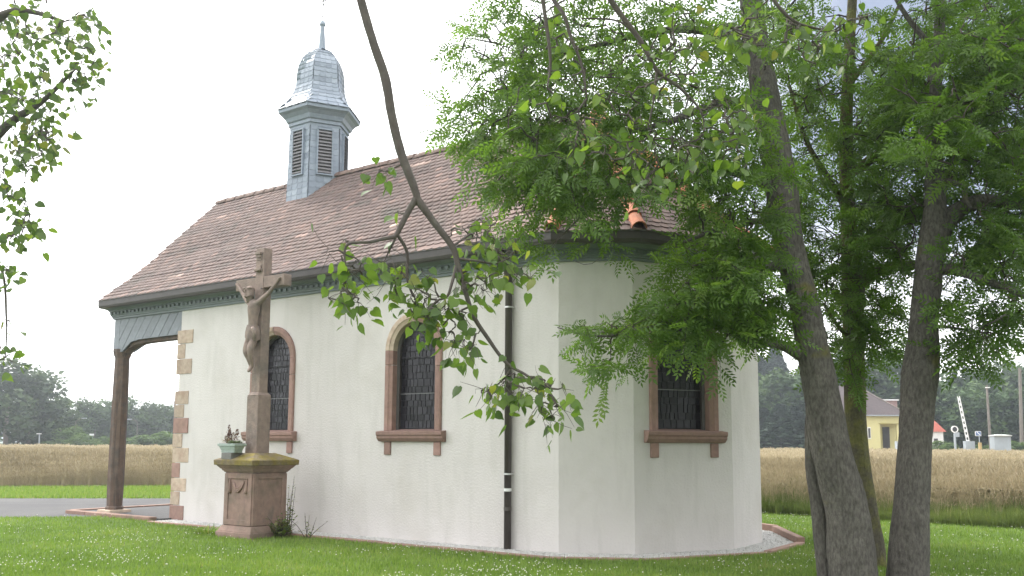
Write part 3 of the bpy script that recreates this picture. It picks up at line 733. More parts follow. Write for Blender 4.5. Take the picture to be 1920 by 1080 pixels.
for q in range(3):
    relief([(-.14 + .02 * q, -.37, .93 - .01 * q), (-.06, -.385, .84 - .028 * q), (.02, -.385, .825 - .03 * q), (.10, -.38, .88 - .02 * q), (.15, -.37, .945 - .012 * q)], [.008, .017, .018, .017, .008])
for xx in (-.215, .22):
    relief([(xx, -.37, .99), (xx, -.375, .93), (xx, -.375, .86), (xx, -.378, .77), (xx, -.37, .745)], [.008, .016, .022, .038, .03], 'tassel')
mb = MB(); mb.frust((0, 0), .375, .39, 1.09, 1.115); mb.frust((0, 0), .40, .415, 1.115, 1.15); mb.frust((0, 0), .425, .455, 1.15, 1.185); mb.frust((0, 0), .455, .475, 1.185, 1.21); mb.build('pedestal_moulding', PEDST, ped, bevel=.004)
mb = MB(); mb.frust((0, 0), .505, .51, 1.21, 1.30); mb.frust((0, 0), .505, .22, 1.30, 1.415); mb.build('cap_stone', MOSSST, ped, bevel=.01)
mb = MB(); mb.box((-.20, -.36, 1.365), (.26, .26, .11)); mb.build('planter_block', mat('grey_block', (.17, .165, .155), .9, .2), ped, bevel=.008)
shaft = MB(); shaft.box((0, 0, 1.90), (.30, .28, 1.0)); shaft.frust((0, 0), .149, .11, 2.40, 2.46); sh = shaft.build('shaft_foot', CROSSST, cross, bevel=.012)
mb = MB(); mb.box((0, 0, 3.73), (.215, .185, 2.56)); mb.build('shaft', CROSSST, cross, bevel=.01)
mb = MB(); mb.box((-.375, 0, 4.39), (.535, .17, .20)); mb.build('cross_arm', CROSSST, cross, bevel=.01)
mb = MB(); mb.box((.375, 0, 4.39), (.535, .17, .20)); mb.build('cross_arm', CROSSST, cross, bevel=.01)
b = MB()   # scroll tablet over the head
for i in range(7):
    a0 = i / 7; zz = 4.93 - .34 * a0; yy = -.105 - .022 * math.cos(a0 * 7); b.box((.005 * math.sin(i * 2), yy, zz - .024), (.155 if i in (0, 6) else .125, .03 if 0 < i < 6 else .05, .05))
b.build('scroll_tablet', CROSSST, cross, bevel=.008)
b = MB(); b.tube([(.09, -.07, 4.27), (.09, -.12, 4.275)], .012, 6); b.build('iron_pin', GUTTER, cross)
# carved figure: one skinned body
def skin_body(name, joints, bones, root, m, parent, sub=2):
    bm = bmesh.new(); lay = bm.verts.layers.skin.verify(); idx = {}
    for k_, (co, r) in joints.items():
        v = bm.verts.new(co); v[lay].radius = (r, r) if not isinstance(r, tuple) else r; v[lay].use_root = (k_ == root); idx[k_] = v
    for a, b in bones: bm.edges.new((idx[a], idx[b]))
    me = bpy.data.meshes.new(name); bm.to_mesh(me); bm.free(); o = link(name, me, m, parent)
    md = o.modifiers.new('skin', 'SKIN'); md.use_smooth_shade = True; md.branch_smoothing = .6
    o.modifiers.new('sub', 'SUBSURF').levels = sub; o.modifiers['sub'].render_levels = sub
    return o
J = {'pelvis': ((.0, -.185, 3.50), (.105, .08)), 'belly': ((.012, -.195, 3.66), (.088, .07)), 'chest': ((.01, -.205, 3.85), (.135, .095)), 'upper': ((.0, -.195, 3.98), (.105, .07)),
     'neck': ((-.015, -.215, 4.075), .045), 'jaw': ((-.045, -.262, 4.125), .055), 'head': ((-.07, -.262, 4.205), (.075, .08)), 'crown': ((-.088, -.25, 4.29), .045),
     'shl': ((-.15, -.175, 4.035), .055), 'ell': ((-.34, -.14, 4.18), .038), 'wrl': ((-.50, -.122, 4.335), .025), 'hal': ((-.555, -.118, 4.385), (.036, .02)), 'fil': ((-.59, -.13, 4.425), (.026, .014)),
     'shr': ((.15, -.175, 4.035), .055), 'elr': ((.34, -.14, 4.18), .038), 'wrr': ((.50, -.122, 4.335), .025), 'har': ((.555, -.118, 4.385), (.036, .02)), 'fir': ((.59, -.13, 4.425), (.026, .014)),
     'hil': ((-.06, -.185, 3.43), .085), 'knl': ((-.065, -.275, 3.16), .062), 'cal': ((-.03, -.225, 3.04), .05), 'anl': ((-.025, -.175, 2.90), .033), 'tol': ((-.035, -.235, 2.80), .026),
     'hir': ((.07, -.185, 3.43), .085), 'knr': ((.07, -.30, 3.18), .062), 'car': ((.055, -.245, 3.05), .05), 'anr': ((.03, -.20, 2.91), .033), 'tor': ((.02, -.26, 2.805), .026)}
Bn = [('pelvis', 'belly'), ('belly', 'chest'), ('chest', 'upper'), ('upper', 'neck'), ('neck', 'jaw'), ('jaw', 'head'), ('head', 'crown')] + \
     [x for s_ in 'lr' for x in (('upper', 'sh' + s_), ('sh' + s_, 'el' + s_), ('el' + s_, 'wr' + s_), ('wr' + s_, 'ha' + s_), ('ha' + s_, 'fi' + s_), ('pelvis', 'hi' + s_), ('hi' + s_, 'kn' + s_), ('kn' + s_, 'ca' + s_), ('ca' + s_, 'an' + s_), ('an' + s_, 'to' + s_))]
fig = skin_body('carved_figure', J, Bn, 'pelvis', CROSSST, cross)
fig['label'] = 'carved stone figure with outstretched arms and bowed head'
b = MB()   # loin cloth: pleated band with a hanging knot
n_ = 28; vs = []; fs = []
for r_, (zz, rx, ry) in enumerate(((3.60, .108, .092), (3.54, .122, .108), (3.47, .132, .118), (3.40, .134, .122), (3.365, .128, .118))):
    for i in range(n_):
        t = 2 * math.pi * i / n_; k_ = 1 + .06 * math.sin(9 * t + r_ * .5); vs.append((rx * k_ * math.cos(t) + .005, -.195 + ry * k_ * math.sin(t), zz + .02 * math.sin(2 * t) - .02 * math.cos(t)))
for r_ in range(4): fs += [(r_ * n_ + i, r_ * n_ + (i + 1) % n_, (r_ + 1) * n_ + (i + 1) % n_, (r_ + 1) * n_ + i) for i in range(n_)]
b.add(vs, fs); b.tube([(.10, -.28, 3.56), (.15, -.29, 3.53), (.165, -.27, 3.44), (.15, -.26, 3.33)], [.03, .045, .04, .02], 8)
b.build('loin_cloth', CROSSST, cross, smooth=True)
b = MB()   # hair falling on the shoulder, and face features
b.lathe([(.02, 4.315), (.062, 4.30), (.08, 4.25), (.082, 4.19), (.075, 4.10), (.05, 4.02)], 10, (-.072, -.225)); b.build('hair', CROSSST, cross, smooth=True)
b = MB(); b.add([(-.085, -.335, 4.225), (-.066, -.335, 4.225), (-.075, -.365, 4.19), (-.09, -.34, 4.185), (-.06, -.34, 4.185)], [(0, 1, 2), (0, 2, 3), (1, 4, 2), (2, 4, 3)]); b.tube([(-.10, -.325, 4.225), (-.05, -.325, 4.23)], .012, 5); b.tube([(-.075, -.33, 4.155), (-.06, -.32, 4.09)], [.03, .015], 6); b.build('face', CROSSST, cross, smooth=True)
b = MB()
for i in range(14):
    t0, t1 = R(i * 360 / 14), R((i + 1.3) * 360 / 14); b.tube([(-.075 + .082 * math.cos(t0), -.25 + .086 * math.sin(t0), 4.262 + .012 * (i % 2)), (-.075 + .082 * math.cos(t1), -.25 + .086 * math.sin(t1), 4.272 - .012 * (i % 2))], .011, 5)
b.build('crown_of_thorns', CROSSST, cross)

# planter on the pedestal with two plants
PL = CCR @ Vector((-.21, -.37, 1.42)); MP = Matrix.Translation(PL) @ Matrix.Rotation(-PHI - .1, 4, 'Z')
trough = empty('planter', PL, -PHI - .1); tag(trough, 'pale green oblong planter standing on the crucifix pedestal', 'planter')
b = MB()
for z0, z1, x0, x1, y0, y1 in ((0, .035, .20, .215, .075, .08), (.035, .11, .205, .245, .078, .10), (.11, .155, .262, .27, .115, .12)):
    b.add([(sx_ * (x0 if k_ == 0 else x1), sy_ * (y0 if k_ == 0 else y1), (z0, z1)[k_]) for k_ in (0, 1) for sx_, sy_ in ((-1, -1), (1, -1), (1, 1), (-1, 1))], BOXF)
b.build('trough', TROUGH, trough, bevel=.006)
b = MB(); b.box((0, 0, .155), (.49, .2, .012)); b.build('soil', SOIL, trough)
def tuft(name, label, cat, M, n, h, spread, mt, wid, lean=.35, group=None, droop=.3):
    V, T, tt = [], [], []; bs = 0
    for i in range(n):
        az = random.uniform(0, 6.28); rr = spread * math.sqrt(random.random()); ln = random.gauss(lean, .2); hh = h * random.uniform(.55, 1.1); az2 = az + random.gauss(0, .5)
        p = Vector((rr * math.cos(az), rr * math.sin(az), 0)); d = Vector((math.cos(az2) * math.sin(ln), math.sin(az2) * math.sin(ln), math.cos(ln))); sd = Vector((-math.sin(az2), math.cos(az2), 0)) * wid
        m_ = p + d * hh * .55; e_ = p + d * hh + Vector((math.cos(az2), math.sin(az2), -.6)) * hh * droop * random.random()
        V += [p - sd * .6, p + sd * .6, m_ + sd, m_ - sd, e_]; T += [(bs, bs + 1, bs + 2), (bs, bs + 2, bs + 3), (bs + 3, bs + 2, bs + 4)]; tt += [random.random()] * 3; bs += 5
    o = link(name, fast_mesh(name, V, T, tt), mt); o.matrix_world = M
    return tag(o, label, cat, group)
def heather_spires(M):
    V, T, tt, b = [], [], [], 0
    for (sx_, sy_, h) in ((-.09, .0, .30), (-.13, .03, .22), (-.05, -.02, .24), (-.02, .03, .18), (.10, .02, .24), (-.17, 0, .14)):
        for i in range(int(h * 420)):
            f = random.random(); zz = .16 + h * f; r_ = (.038 * (1 - f) ** .6 + .006) * random.uniform(.5, 1.2); az = random.uniform(0, 6.28)
            p = Vector((sx_ + .12 * f * sx_ + r_ * math.cos(az), sy_ + r_ * math.sin(az), zz)); q = [Vector(rng.normal(0, .011, 3)) for _ in range(3)]; q[2] += Vector((0, 0, .016))
            V += [p + x for x in q]; T.append((b, b + 1, b + 2)); tt.append(random.random()); b += 3
    o = link('potted_heather', fast_mesh('heather', V, T, tt), HEATH); o.matrix_world = M
    tag(o, 'reddish brown withered heather spikes in the pedestal planter', 'plant')
heather_spires(MP)
tuft('potted_succulent', 'low grey green rosettes at the planter right end', 'plant', MP @ Matrix.Translation((.12, -.02, .15)), 120, .085, .10, SUCC, .009, .7)
tuft('dry_grass_tuft', 'thin straw coloured dry stalks in the planter left end', 'plant', MP @ Matrix.Translation((-.14, 0, .15)), 34, .24, .07, STRAW, .002, .55)

# weeds beside the pedestal
def weed(name, label, p, h, nst, mt, lw, group=None, spread=.12):
    t = empty(name, p); tag(t, label, 'weed', group); b = MB(); V, T, tt, bs = [], [], [], 0
    for i in range(nst):
        az = random.uniform(0, 6.28); top = Vector((spread * math.cos(az) * random.uniform(.5, 1.6), spread * math.sin(az), h * random.uniform(.6, 1.0))); base = Vector((random.gauss(0, .03), random.gauss(0, .03), 0))
        path = [base, base.lerp(top, .5) + Vector((random.gauss(0, .015), random.gauss(0, .015), h * .06)), top]; b.tube(path, [.006, .005, .002], 5)
        for k_ in range(int(h * 26)):
            f = random.uniform(.08, 1); q = base.lerp(top, f); a2 = random.uniform(0, 6.28); L_ = lw * (1.4 - f) * random.uniform(.7, 1.3); d = Vector((math.cos(a2), math.sin(a2), random.uniform(-.2, .7))).normalized(); sd = d.cross(Vector((0, 0, 1))).normalized() * L_ * .22
            V += [q, q + d * L_ * .5 + sd, q + d * L_, q + d * L_ * .5 - sd]; T += [(bs, bs + 1, bs + 2), (bs, bs + 2, bs + 3)]; tt += [random.random()] * 2; bs += 4
    b.build('stem', TWIG, t); o = link('foliage', fast_mesh('foliage', V, T, tt), mt, t)
    return t
for (s_, v_, h, n_, lw, lab) in ((5.02, -.70, .95, 3, .10, 'tall thin flowering weed standing against the white wall by the pedestal'), (4.88, -.95, .42, 8, .16, 'bushy dark leafy weed low at the right foot of the pedestal'),
                                 (4.45, -.78, .48, 5, .07, 'sprawling thin weed leaning right from the pedestal'), (5.28, -.52, 1.15, 3, .09, 'dark leafy stem climbing along the pedestal back edge')):
    weed('weed', lab, CH @ Vector((-s_, v_, 0)), h, n_, TALLG, lw, 'weeds around the pedestal', .10 if h > .6 else .26)
tuft('grass_tussock', 'coarse grass tussock growing at the pedestal right foot', 'grass tuft', Matrix.Translation(CH @ Vector((-5.10, -.92, 0))), 70, .42, .08, TALLG, .008, .5, droop=.5)
tuft('grass_tussock', 'long grass tuft growing at the pedestal left foot', 'grass tuft', Matrix.Translation(CH @ Vector((-6.35, -1.35, 0))), 120, .20, .22, BLADE, .008, .5, droop=.5)

# ------------------------------------------------------------------ lawn
gravel_poly = [CH @ Vector((*q, 0)) for q in outset(NG, .66, False)]
porch_poly = [CH @ Vector(q) for q in ((-12.85, -.42, 0), (-9, -.42, 0), (-9, 6, 0), (-12.85, 6, 0))]
def inside(P, poly):
    x, y = P[:, 0], P[:, 1]; r_ = np.zeros(len(P), bool); n = len(poly)
    for i in range(n):
        a, b = poly[i], poly[(i + 1) % n]
        with np.errstate(divide='ignore', invalid='ignore'):
            c = ((a[1] > y) != (b[1] > y)) & (x < (b[0] - a[0]) * (y - a[1]) / (b[1] - a[1]) + a[0])
        r_ ^= c
    return r_
ROADP = [(-120, 19.0), (-13, 19.15), (-9.6, 19.45), (-7.2, 20.2), (-3, 21.6), (1.5, 22.6), (1.5, 27.5), (-6, 26.3), (-14, 25.7), (-120, 25.2)]
FR = [(3.2, 24.2), (5.8, 21.6), (8.0, 19.5), (9.8, 17.9), (14, 14.4), (24, 9), (120, 20), (130, 128), (22, 128), (12, 60)]      # field on the right
FL = [(-130, 30.5), (-30, 31.0), (-17.5, 31.6), (-12.3, 32.8), (-5, 34.5), (-2, 36), (-12, 160), (-40, 128), (-60, 106), (-75, 104), (-130, 100)]    # field beyond the road
def lawn_points(n):
    Y = 10.3 + (24 - 10.3) * rng.random(n) ** 1.5; X = (rng.random(n) * 2 - 1) * (Y * .62 + .5); P = np.c_[X, Y]
    k_ = ~inside(P, gravel_poly) & ~inside(P, porch_poly) & ~inside(P, ROADP) & ~inside(P, FR)
    k_ &= ~((Y > 22) & (X < 2)); return P[k_]
def clumpn(P, s=1.0):
    return np.sin(P[:, 0] * 1.1 * s + 1.7 * np.sin(P[:, 1] * .8 * s)) * np.sin(P[:, 1] * 1.4 * s + P[:, 0] * .3 * s)
def blades(P, h0, h1, w, lean=.5):
    N = len(P); yaw = rng.random(N) * 6.28; ln = np.abs(rng.normal(0, lean, N)); h = rng.uniform(h0, h1, N)
    d = np.c_[np.cos(yaw) * np.sin(ln), np.sin(yaw) * np.sin(ln), np.cos(ln)]; sd = np.c_[-np.sin(yaw), np.cos(yaw), np.zeros(N)] * w * .5
    B = np.c_[P[:, :2], np.zeros(N) if P.shape[1] == 2 else P[:, 2]]; tip = B + d * h[:, None]
    return np.stack([B - sd, B + sd, tip], 1).reshape(-1, 3), np.arange(3 * N).reshape(-1, 3)
P = lawn_points(330000); V, T = blades(P, .03, .075, .014, .65)
t = np.clip(.45 + .16 * clumpn(P, 1.3) + .1 * clumpn(P, 4.1) + rng.normal(0, .2, len(P)), 0, .97)
tag(link('lawn_grass', fast_mesh('lawn_grass', V, T, t), BLADE), 'short green lawn grass around the chapel', 'grass', kind='stuff')
P = lawn_points(10500); cl = clumpn(P, .9) + .8 * clumpn(P, 2.7); P = P[(cl + rng.normal(0, .5, len(P)) > .45)]
octV = np.array([(1, 0, 0), (-1, 0, 0), (0, 1, 0), (0, -1, 0), (0, 0, 1), (0, 0, -.6)]) * .010
octT = [(0, 2, 4), (2, 1, 4), (1, 3, 4), (3, 0, 4), (2, 0, 5), (1, 2, 5), (3, 1, 5), (0, 3, 5)]
N = len(P); V, T, t = scatter(octV, octT, rot_mats(rng.random(N) * 6, None, None, rng.uniform(.6, 1.25, N)), np.c_[P, rng.uniform(.045, .075, N)], rng.random(N))
tag(link('clover_flowers', fast_mesh('clover', V, T, t), CLOVER), 'scattered small white clover flowers in the lawn', 'flowers', kind='stuff')
# verge beyond the road
Y = rng.uniform(25.4, 32.6, 60000); X = -rng.uniform(3, 24, 60000); P = np.c_[X, Y]; P = P[~inside(P, FL) & ~inside(P, ROADP)]; V, T = blades(P, .05, .14, .03, .6)
tag(link('verge_grass', fast_mesh('verge_grass', V, T, np.clip(rng.normal(.6, .2, len(P)), 0, .97)), BLADE), 'bright green grass verge along the far side of the road', 'grass', kind='stuff')

# ------------------------------------------------------------------ fields
def canopy(name, poly, z, inset_pt, k, label):
    c = Vector(inset_pt); mb = MB(); n = 26; xs = [p[0] for p in poly]; ys = [p[1] for p in poly]
    pts = [((Vector(p) - c) * k + c) for p in poly]
    mb.add([(p.x, p.y, z) for p in pts], [tuple(range(len(pts)))]); o = mb.build(name, FIELDTOP); tag(o, kind='structure'); return o
canopy('field', FR, .66, (60, 80), .975, ''); canopy('field', FL, .66, (-60, 75), .965, '')
def stalk_tpl(n, h, w, head):
    V, T = [], []; b = 0
    for i in range(n):
        az = random.uniform(0, 6.28); r_ = .13 * math.sqrt(random.random()); ln = abs(random.gauss(.12, .14)); hh = h * random.uniform(.72, 1.08)
        p = Vector((r_ * math.cos(az), r_ * math.sin(az), 0)); a2 = random.uniform(0, 6.28); d = Vector((math.cos(a2) * math.sin(ln), math.sin(a2) * math.sin(ln), math.cos(ln))); sd = Vector((-math.sin(a2 + 1), math.cos(a2 + 1), 0)) * w
        t_ = p + d * hh; V += [p - sd, p + sd, t_]; T.append((b, b + 1, b + 2)); b += 3
        if head:
            e = t_ + d * .1 + Vector((math.cos(a2), math.sin(a2), -.5)) * .04; m_ = t_ + d * .03; s2 = sd * 1.3
            V += [t_ - d * .05, m_ + s2, e, m_ - s2]; T += [(b, b + 1, b + 2), (b, b + 2, b + 3)]; b += 4
        if random.random() < .6:
            f = random.uniform(.2, .7); q = p + d * hh * f; a3 = random.uniform(0, 6.28); l_ = Vector((math.cos(a3), math.sin(a3), random.uniform(-.3, .5))) * .16; s3 = l_.cross(Vector((0, 0, 1))).normalized() * w * .9
            V += [q, q + l_ * .5 + s3, q + l_]; T.append((b, b + 1, b + 2)); b += 3
    return np.array(V), np.array(T)
def rows(poly, n, y0, y1, x0, x1, pw=1.0):
    Y = y0 + (y1 - y0) * rng.random(n) ** pw; X = rng.uniform(x0, x1, n) * Y; P = np.c_[X, Y]; return P[inside(P, poly)]
def edge_dist(P, poly, k):
    D = np.full(len(P), 1e9)
    for i in range(k):
        a, b = np.array(poly[i]), np.array(poly[i + 1]); ab = b - a; t_ = np.clip(((P - a) @ ab) / (ab @ ab), 0, 1); D = np.minimum(D, np.linalg.norm(P - a - t_[:, None] * ab, axis=1))
    return D
def field_stuff(name, sets, mt, label, hi, z_by=None, green=.0):
    Vs, Ts, tt, b = [], [], [], 0
    for P, tpl, sc in sets:
        N = len(P)
        if not N: continue
        V, T, t = scatter(tpl[0], tpl[1], rot_mats(rng.random(N) * 6.28, rng.normal(0, .09, N), rng.normal(0, .09, N), rng.uniform(.72, 1.12, N) * sc * (1 + .08 * clumpn(P, .7))), np.c_[P, np.zeros(N)], np.zeros(N))
        base = np.clip(.62 + .13 * clumpn(P, .35) + .1 * clumpn(P, 1.2), 0, 1); k_ = len(tpl[1])
        t = np.clip(np.repeat(base, k_) + rng.normal(0, .14, N * k_) - green, 0, .99)
        Vs.append(V); Ts.append(T + b); tt.append(t); b += len(V)
    return tag(link(name, fast_mesh(name, np.concatenate(Vs), np.concatenate(Ts), np.concatenate(tt)), mt), label, 'field crop' if 'crop' in name else 'grass', kind='stuff')
S1 = stalk_tpl(9, .92, .007, True); S2 = stalk_tpl(12, .92, .016, True); S3 = stalk_tpl(12, .95, .035, True); G1 = stalk_tpl(10, .55, .007, False); G2 = stalk_tpl(10, .34, .008, False)
rowR = rows(FR, 30000, 14, 34, .18, .72, 1.2); dR = edge_dist(rowR, FR, 4); dn = dR + .6 * clumpn(rowR, 1.1) + .3 * clumpn(rowR, 2.9) + rng.normal(0, .5, len(dR)); near = rowR[dn > 1.6]; dn = dn[dn > 1.6]
field_stuff('field_crop', [(near[dn < 2.6], S1, .62), (near[(dn >= 2.2) & (dn < 4)], S1, .82), (near[dn >= 3.4], S1, 1.02), (rows(FR, 9000, 32, 62, .2, .66), S2, 1.05), (rows(FR, 9000, 58, 127, .2, .64), S3, 1.08)], STRAW, 'ripe golden crop in the field behind the tree trunks', 1)
ed = rows(FR, 70000, 14, 30, .18, .72); ded = edge_dist(ed, FR, 4) + .9 * clumpn(ed, .8) + .5 * clumpn(ed, 2.3) + rng.normal(0, .45, len(ed))
def margin(lo, hi, n, sc): return ed[(ded > lo) & (ded < hi)][:n], sc
mset = [(*margin(-9, .8, 5000, 0), G2, .75), (*margin(.4, 1.6, 5000, 0), G2, 1.15), (*margin(1.0, 2.6, 2600, 0), G1, .95), (*margin(1.6, 4.2, 2600, 0), G1, 1.25), (*margin(3, 8, 1500, 0), G1, 1.65)]
field_stuff('field_edge_grass', [(P_, tpl, k_) for P_, _, tpl, k_ in mset], TALLG, 'tall uncut green grass along the edge of the right field', 1, green=.1)
field_stuff('field_crop_margin', [(ed[(ded > .9) & (ded < 3.2)][:2200], S1, .8)], STRAW, 'thin straw stalks mixed into the green margin of the right field', 1)
rowL = rows(FL, 36000, 30, 46, -.60, -.30, 1.3); dL = edge_dist(rowL, FL, 5) + .5 * clumpn(rowL, .8) + rng.normal(0, .3, len(rowL))
field_stuff('field_crop', [(rowL[dL < .7], S1, .55), (rowL[(dL >= .7) & (dL < 1.6)], S1, .8), (rowL[(dL >= 1.2) & (dL < 3)], S1, .95), (rowL[dL >= 2.6], S1, 1.08), (rows(FL, 9000, 44, 75, -.62, -.28), S2, 1.08), (rows(FL, 9000, 70, 125, -.62, -.28), S3, 1.1)], STRAW, 'ripe golden crop in the field beyond the road', 1)

# ------------------------------------------------------------------ trees: trunks, limbs, leaves
def smooth_path(pts, rad, k=8):
    P = [np.array(p, float) for p in pts]; out, ro_ = [], []
    for i in range(len(P) - 1):
        p0, p1, p2, p3 = P[max(i - 1, 0)], P[i], P[i + 1], P[min(i + 2, len(P) - 1)]
        for j in range(k):
            t = j / k
            out.append(.5 * ((2 * p1) + (-p0 + p2) * t + (2 * p0 - 5 * p1 + 4 * p2 - p3) * t * t + (-p0 + 3 * p1 - 3 * p2 + p3) * t ** 3)); ro_.append(rad[i] + (rad[i + 1] - rad[i]) * t)
    return out + [P[-1]], ro_ + [rad[-1]]
def bark_tube(mb, pts, rad, n=26, amp=.055, k=10):
    path, rr = smooth_path(pts, rad, k); ph = rng.random(12) * 6.28; vs, fs = [], []; up = np.array((.13, .97, .2)); L = 0
    for i, p in enumerate(path):
        d = path[min(i + 1, len(path) - 1)] - path[max(i - 1, 0)]; d /= np.linalg.norm(d); a = np.cross(d, up); a /= np.linalg.norm(a); b = np.cross(d, a)
        if i: L += np.linalg.norm(p - path[i - 1])
        for j in range(n):
            t = 2 * math.pi * j / n
            w = 1 + amp * (.8 * math.sin(2 * t + ph[0] + L * .7) + .6 * math.sin(3 * t + ph[1] - L * 1.1) + .45 * math.sin(9 * t + ph[2] + 2.2 * math.sin(L * 2.3)) * math.sin(L * 5 + ph[3] + t) + .35 * math.sin(L * 9 + ph[4] + 4 * t)) + random.gauss(0, amp * .22)
            q = p + (a * math.cos(t) + b * math.sin(t)) * rr[i] * w; vs.append(tuple(q))
    for i in range(len(path) - 1): fs += [(i * n + j, i * n + (j + 1) % n, (i + 1) * n + (j + 1) % n, (i + 1) * n + j) for j in range(n)]
    mb.add(vs, fs + [tuple(range((len(path) - 1) * n, len(path) * n))]); return path, rr
def px_path(pts, foot=False):
    """(px, py, Y, half width in px) -> points and radii"""
    P = [tuple(at(x, y, Y)) for x, y, Y, h in pts]; r_ = [h * Y / F_PX for x, y, Y, h in pts]
    if foot: P = [(P[0][0] + .02, P[0][1], -.12)] + P; r_ = [r_[0] * 1.22] + r_
    return P, r_

# ash leaf: a stalk with pairs of leaflets
def ash_leaf():
    V, T = [], []
    def leaflet(o, d, L, w, dz):
        b = len(V); d = Vector(d).normalized(); s_ = Vector((-d.y, d.x, 0)) * w; o = Vector(o)
        V.extend([o, o + d * L * .45 + s_ + Vector((0, 0, .012)), o + d * L + Vector((0, 0, dz)), o + d * L * .45 - s_ + Vector((0, 0, .012))]); T.extend([(b, b + 1, b + 2), (b, b + 2, b + 3)])
    for i, y in enumerate((.24, .42, .60, .78)):
        z_ = -.18 * y * y
        for s_ in (-1, 1): leaflet((0, y + .02 * s_, z_), (s_ * .85, .55, 0), (.27, .31, .31, .27)[i], .058, -.05)
    leaflet((0, .86, -.14), (0, 1, 0), .30, .062, -.07)
    b = len(V); V.extend([Vector((-.009, 0, 0)), Vector((.009, 0, 0)), Vector((0, .9, -.15))]); T.append((b, b + 1, b + 2))
    return np.array([tuple(v) for v in V]), np.array(T)
ASH_TPL = ash_leaf()
def lin_leaf():
    o = [(0, 0, 0), (.20, -.10, .03), (.42, .02, .05), (.48, .28, .05), (.36, .58, .02), (.14, .82, -.04), (0, 1.08, -.12), (-.14, .82, -.04), (-.36, .58, .02), (-.48, .28, .05), (-.42, .02, .05), (-.20, -.10, .03), (0, .45, -.05)]
    T = [(12, i, i + 1) for i in range(0, 11)] + [(12, 11, 0)]
    o += [(-.012, 0, 0), (.012, 0, 0), (0, -.45, .10)]; T.append((13, 14, 15))
    return np.array(o, float), np.array(T)
LIN_TPL = lin_leaf()

def frames(d, n):
    """rotation matrices whose y axis is d (N,3), z near n"""
    d = d / np.linalg.norm(d, axis=1)[:, None]; x = np.cross(d, n); x /= np.maximum(1e-6, np.linalg.norm(x, axis=1))[:, None]; z = np.cross(x, d)
    return np.stack([x, d, z], 2)
def grow(mb, nodes, targets, r_tip=.003, r_base=.010, sag=.06, zig=.05):
    """join every target to the nearest limb node with a bent twig; returns the end direction of each"""
    nodes = np.array(nodes); dirs = []
    D = np.linalg.norm(targets[:, None] - nodes[None], axis=2).min(1); order = np.argsort(D); out = [None] * len(targets); nodes = list(map(np.array, nodes)); NA = np.array(nodes)
    for i in order:
        t = targets[i]; dd = np.linalg.norm(NA - t, axis=1) + .25 * np.maximum(0, NA[:, 2] - t[2] - .8); k_ = int(np.argmin(dd)); a = NA[k_]; L = np.linalg.norm(t - a)
        if L < .03: out[i] = np.array((0, 0, -1.)); continue
        q = [a]
        for f in (.35, .7): q.append(a + (t - a) * f + rng.normal(0, zig * L, 3) + np.array((0, 0, sag * L)))
        q.append(t); rb = min(r_base + .008 * L, .05); mb.tube(q, [rb, rb * .75, rb * .5 + r_tip * .4, r_tip], 5, cap=False)
        NA = np.vstack([NA, q[1:]]); e = t - q[2]; out[i] = e / np.linalg.norm(e)
    return np.array(out)
def sample(regs):
    P = []
    for (cx, cy, rx, ry, y0, y1, n) in regs:
        for _ in range(n):
            a = random.uniform(0, 6.283); r_ = math.sqrt(random.random()); P.append(tuple(at(cx + rx * r_ * math.cos(a), cy + ry * r_ * math.sin(a), random.uniform(y0, y1))))
    return np.array(P)
def leaves_out(tree, name, tpl, Ms, locs, tints, m, limit, rest):
    """the leaves that show largest become parts, the rest one foliage part"""
    vis = np.linalg.norm(locs - np.array((0, 0, EYE)), axis=1); base = np.array(tree.location)
    ax, az = locs[:, 0] / locs[:, 1], (locs[:, 2] - EYE) / locs[:, 1]
    vis = vis + 100 * ((np.abs(ax) > .56) | (az > .49)); o_ = np.argsort(vis); cache = {}
    for i in o_[:limit]:
        k_ = min(5, int(tints[i] * 6))
        if k_ not in cache:
            cache[k_] = fast_mesh(name, tpl[0], tpl[1], np.full(len(tpl[1]), (k_ + .5) / 6)); cache[k_].materials.append(m)
        o = bpy.data.objects.new(name, cache[k_]); COL.objects.link(o); o.parent = tree
        M = np.eye(4); M[:3, :3] = Ms[i]; M[:3, 3] = locs[i] - base; o.matrix_basis = Matrix(M.tolist())
    r_ = o_[limit:]
    if len(r_):
        V, T, t = scatter(tpl[0], tpl[1], Ms[r_], locs[r_] - base, tints[r_]); tag(link(rest, fast_mesh(rest, V, T, t), m, tree), kind='stuff')
def offset_mesh(mb, base): mb.v = [(v[0] - base[0], v[1] - base[1], v[2] - base[2]) for v in mb.v]

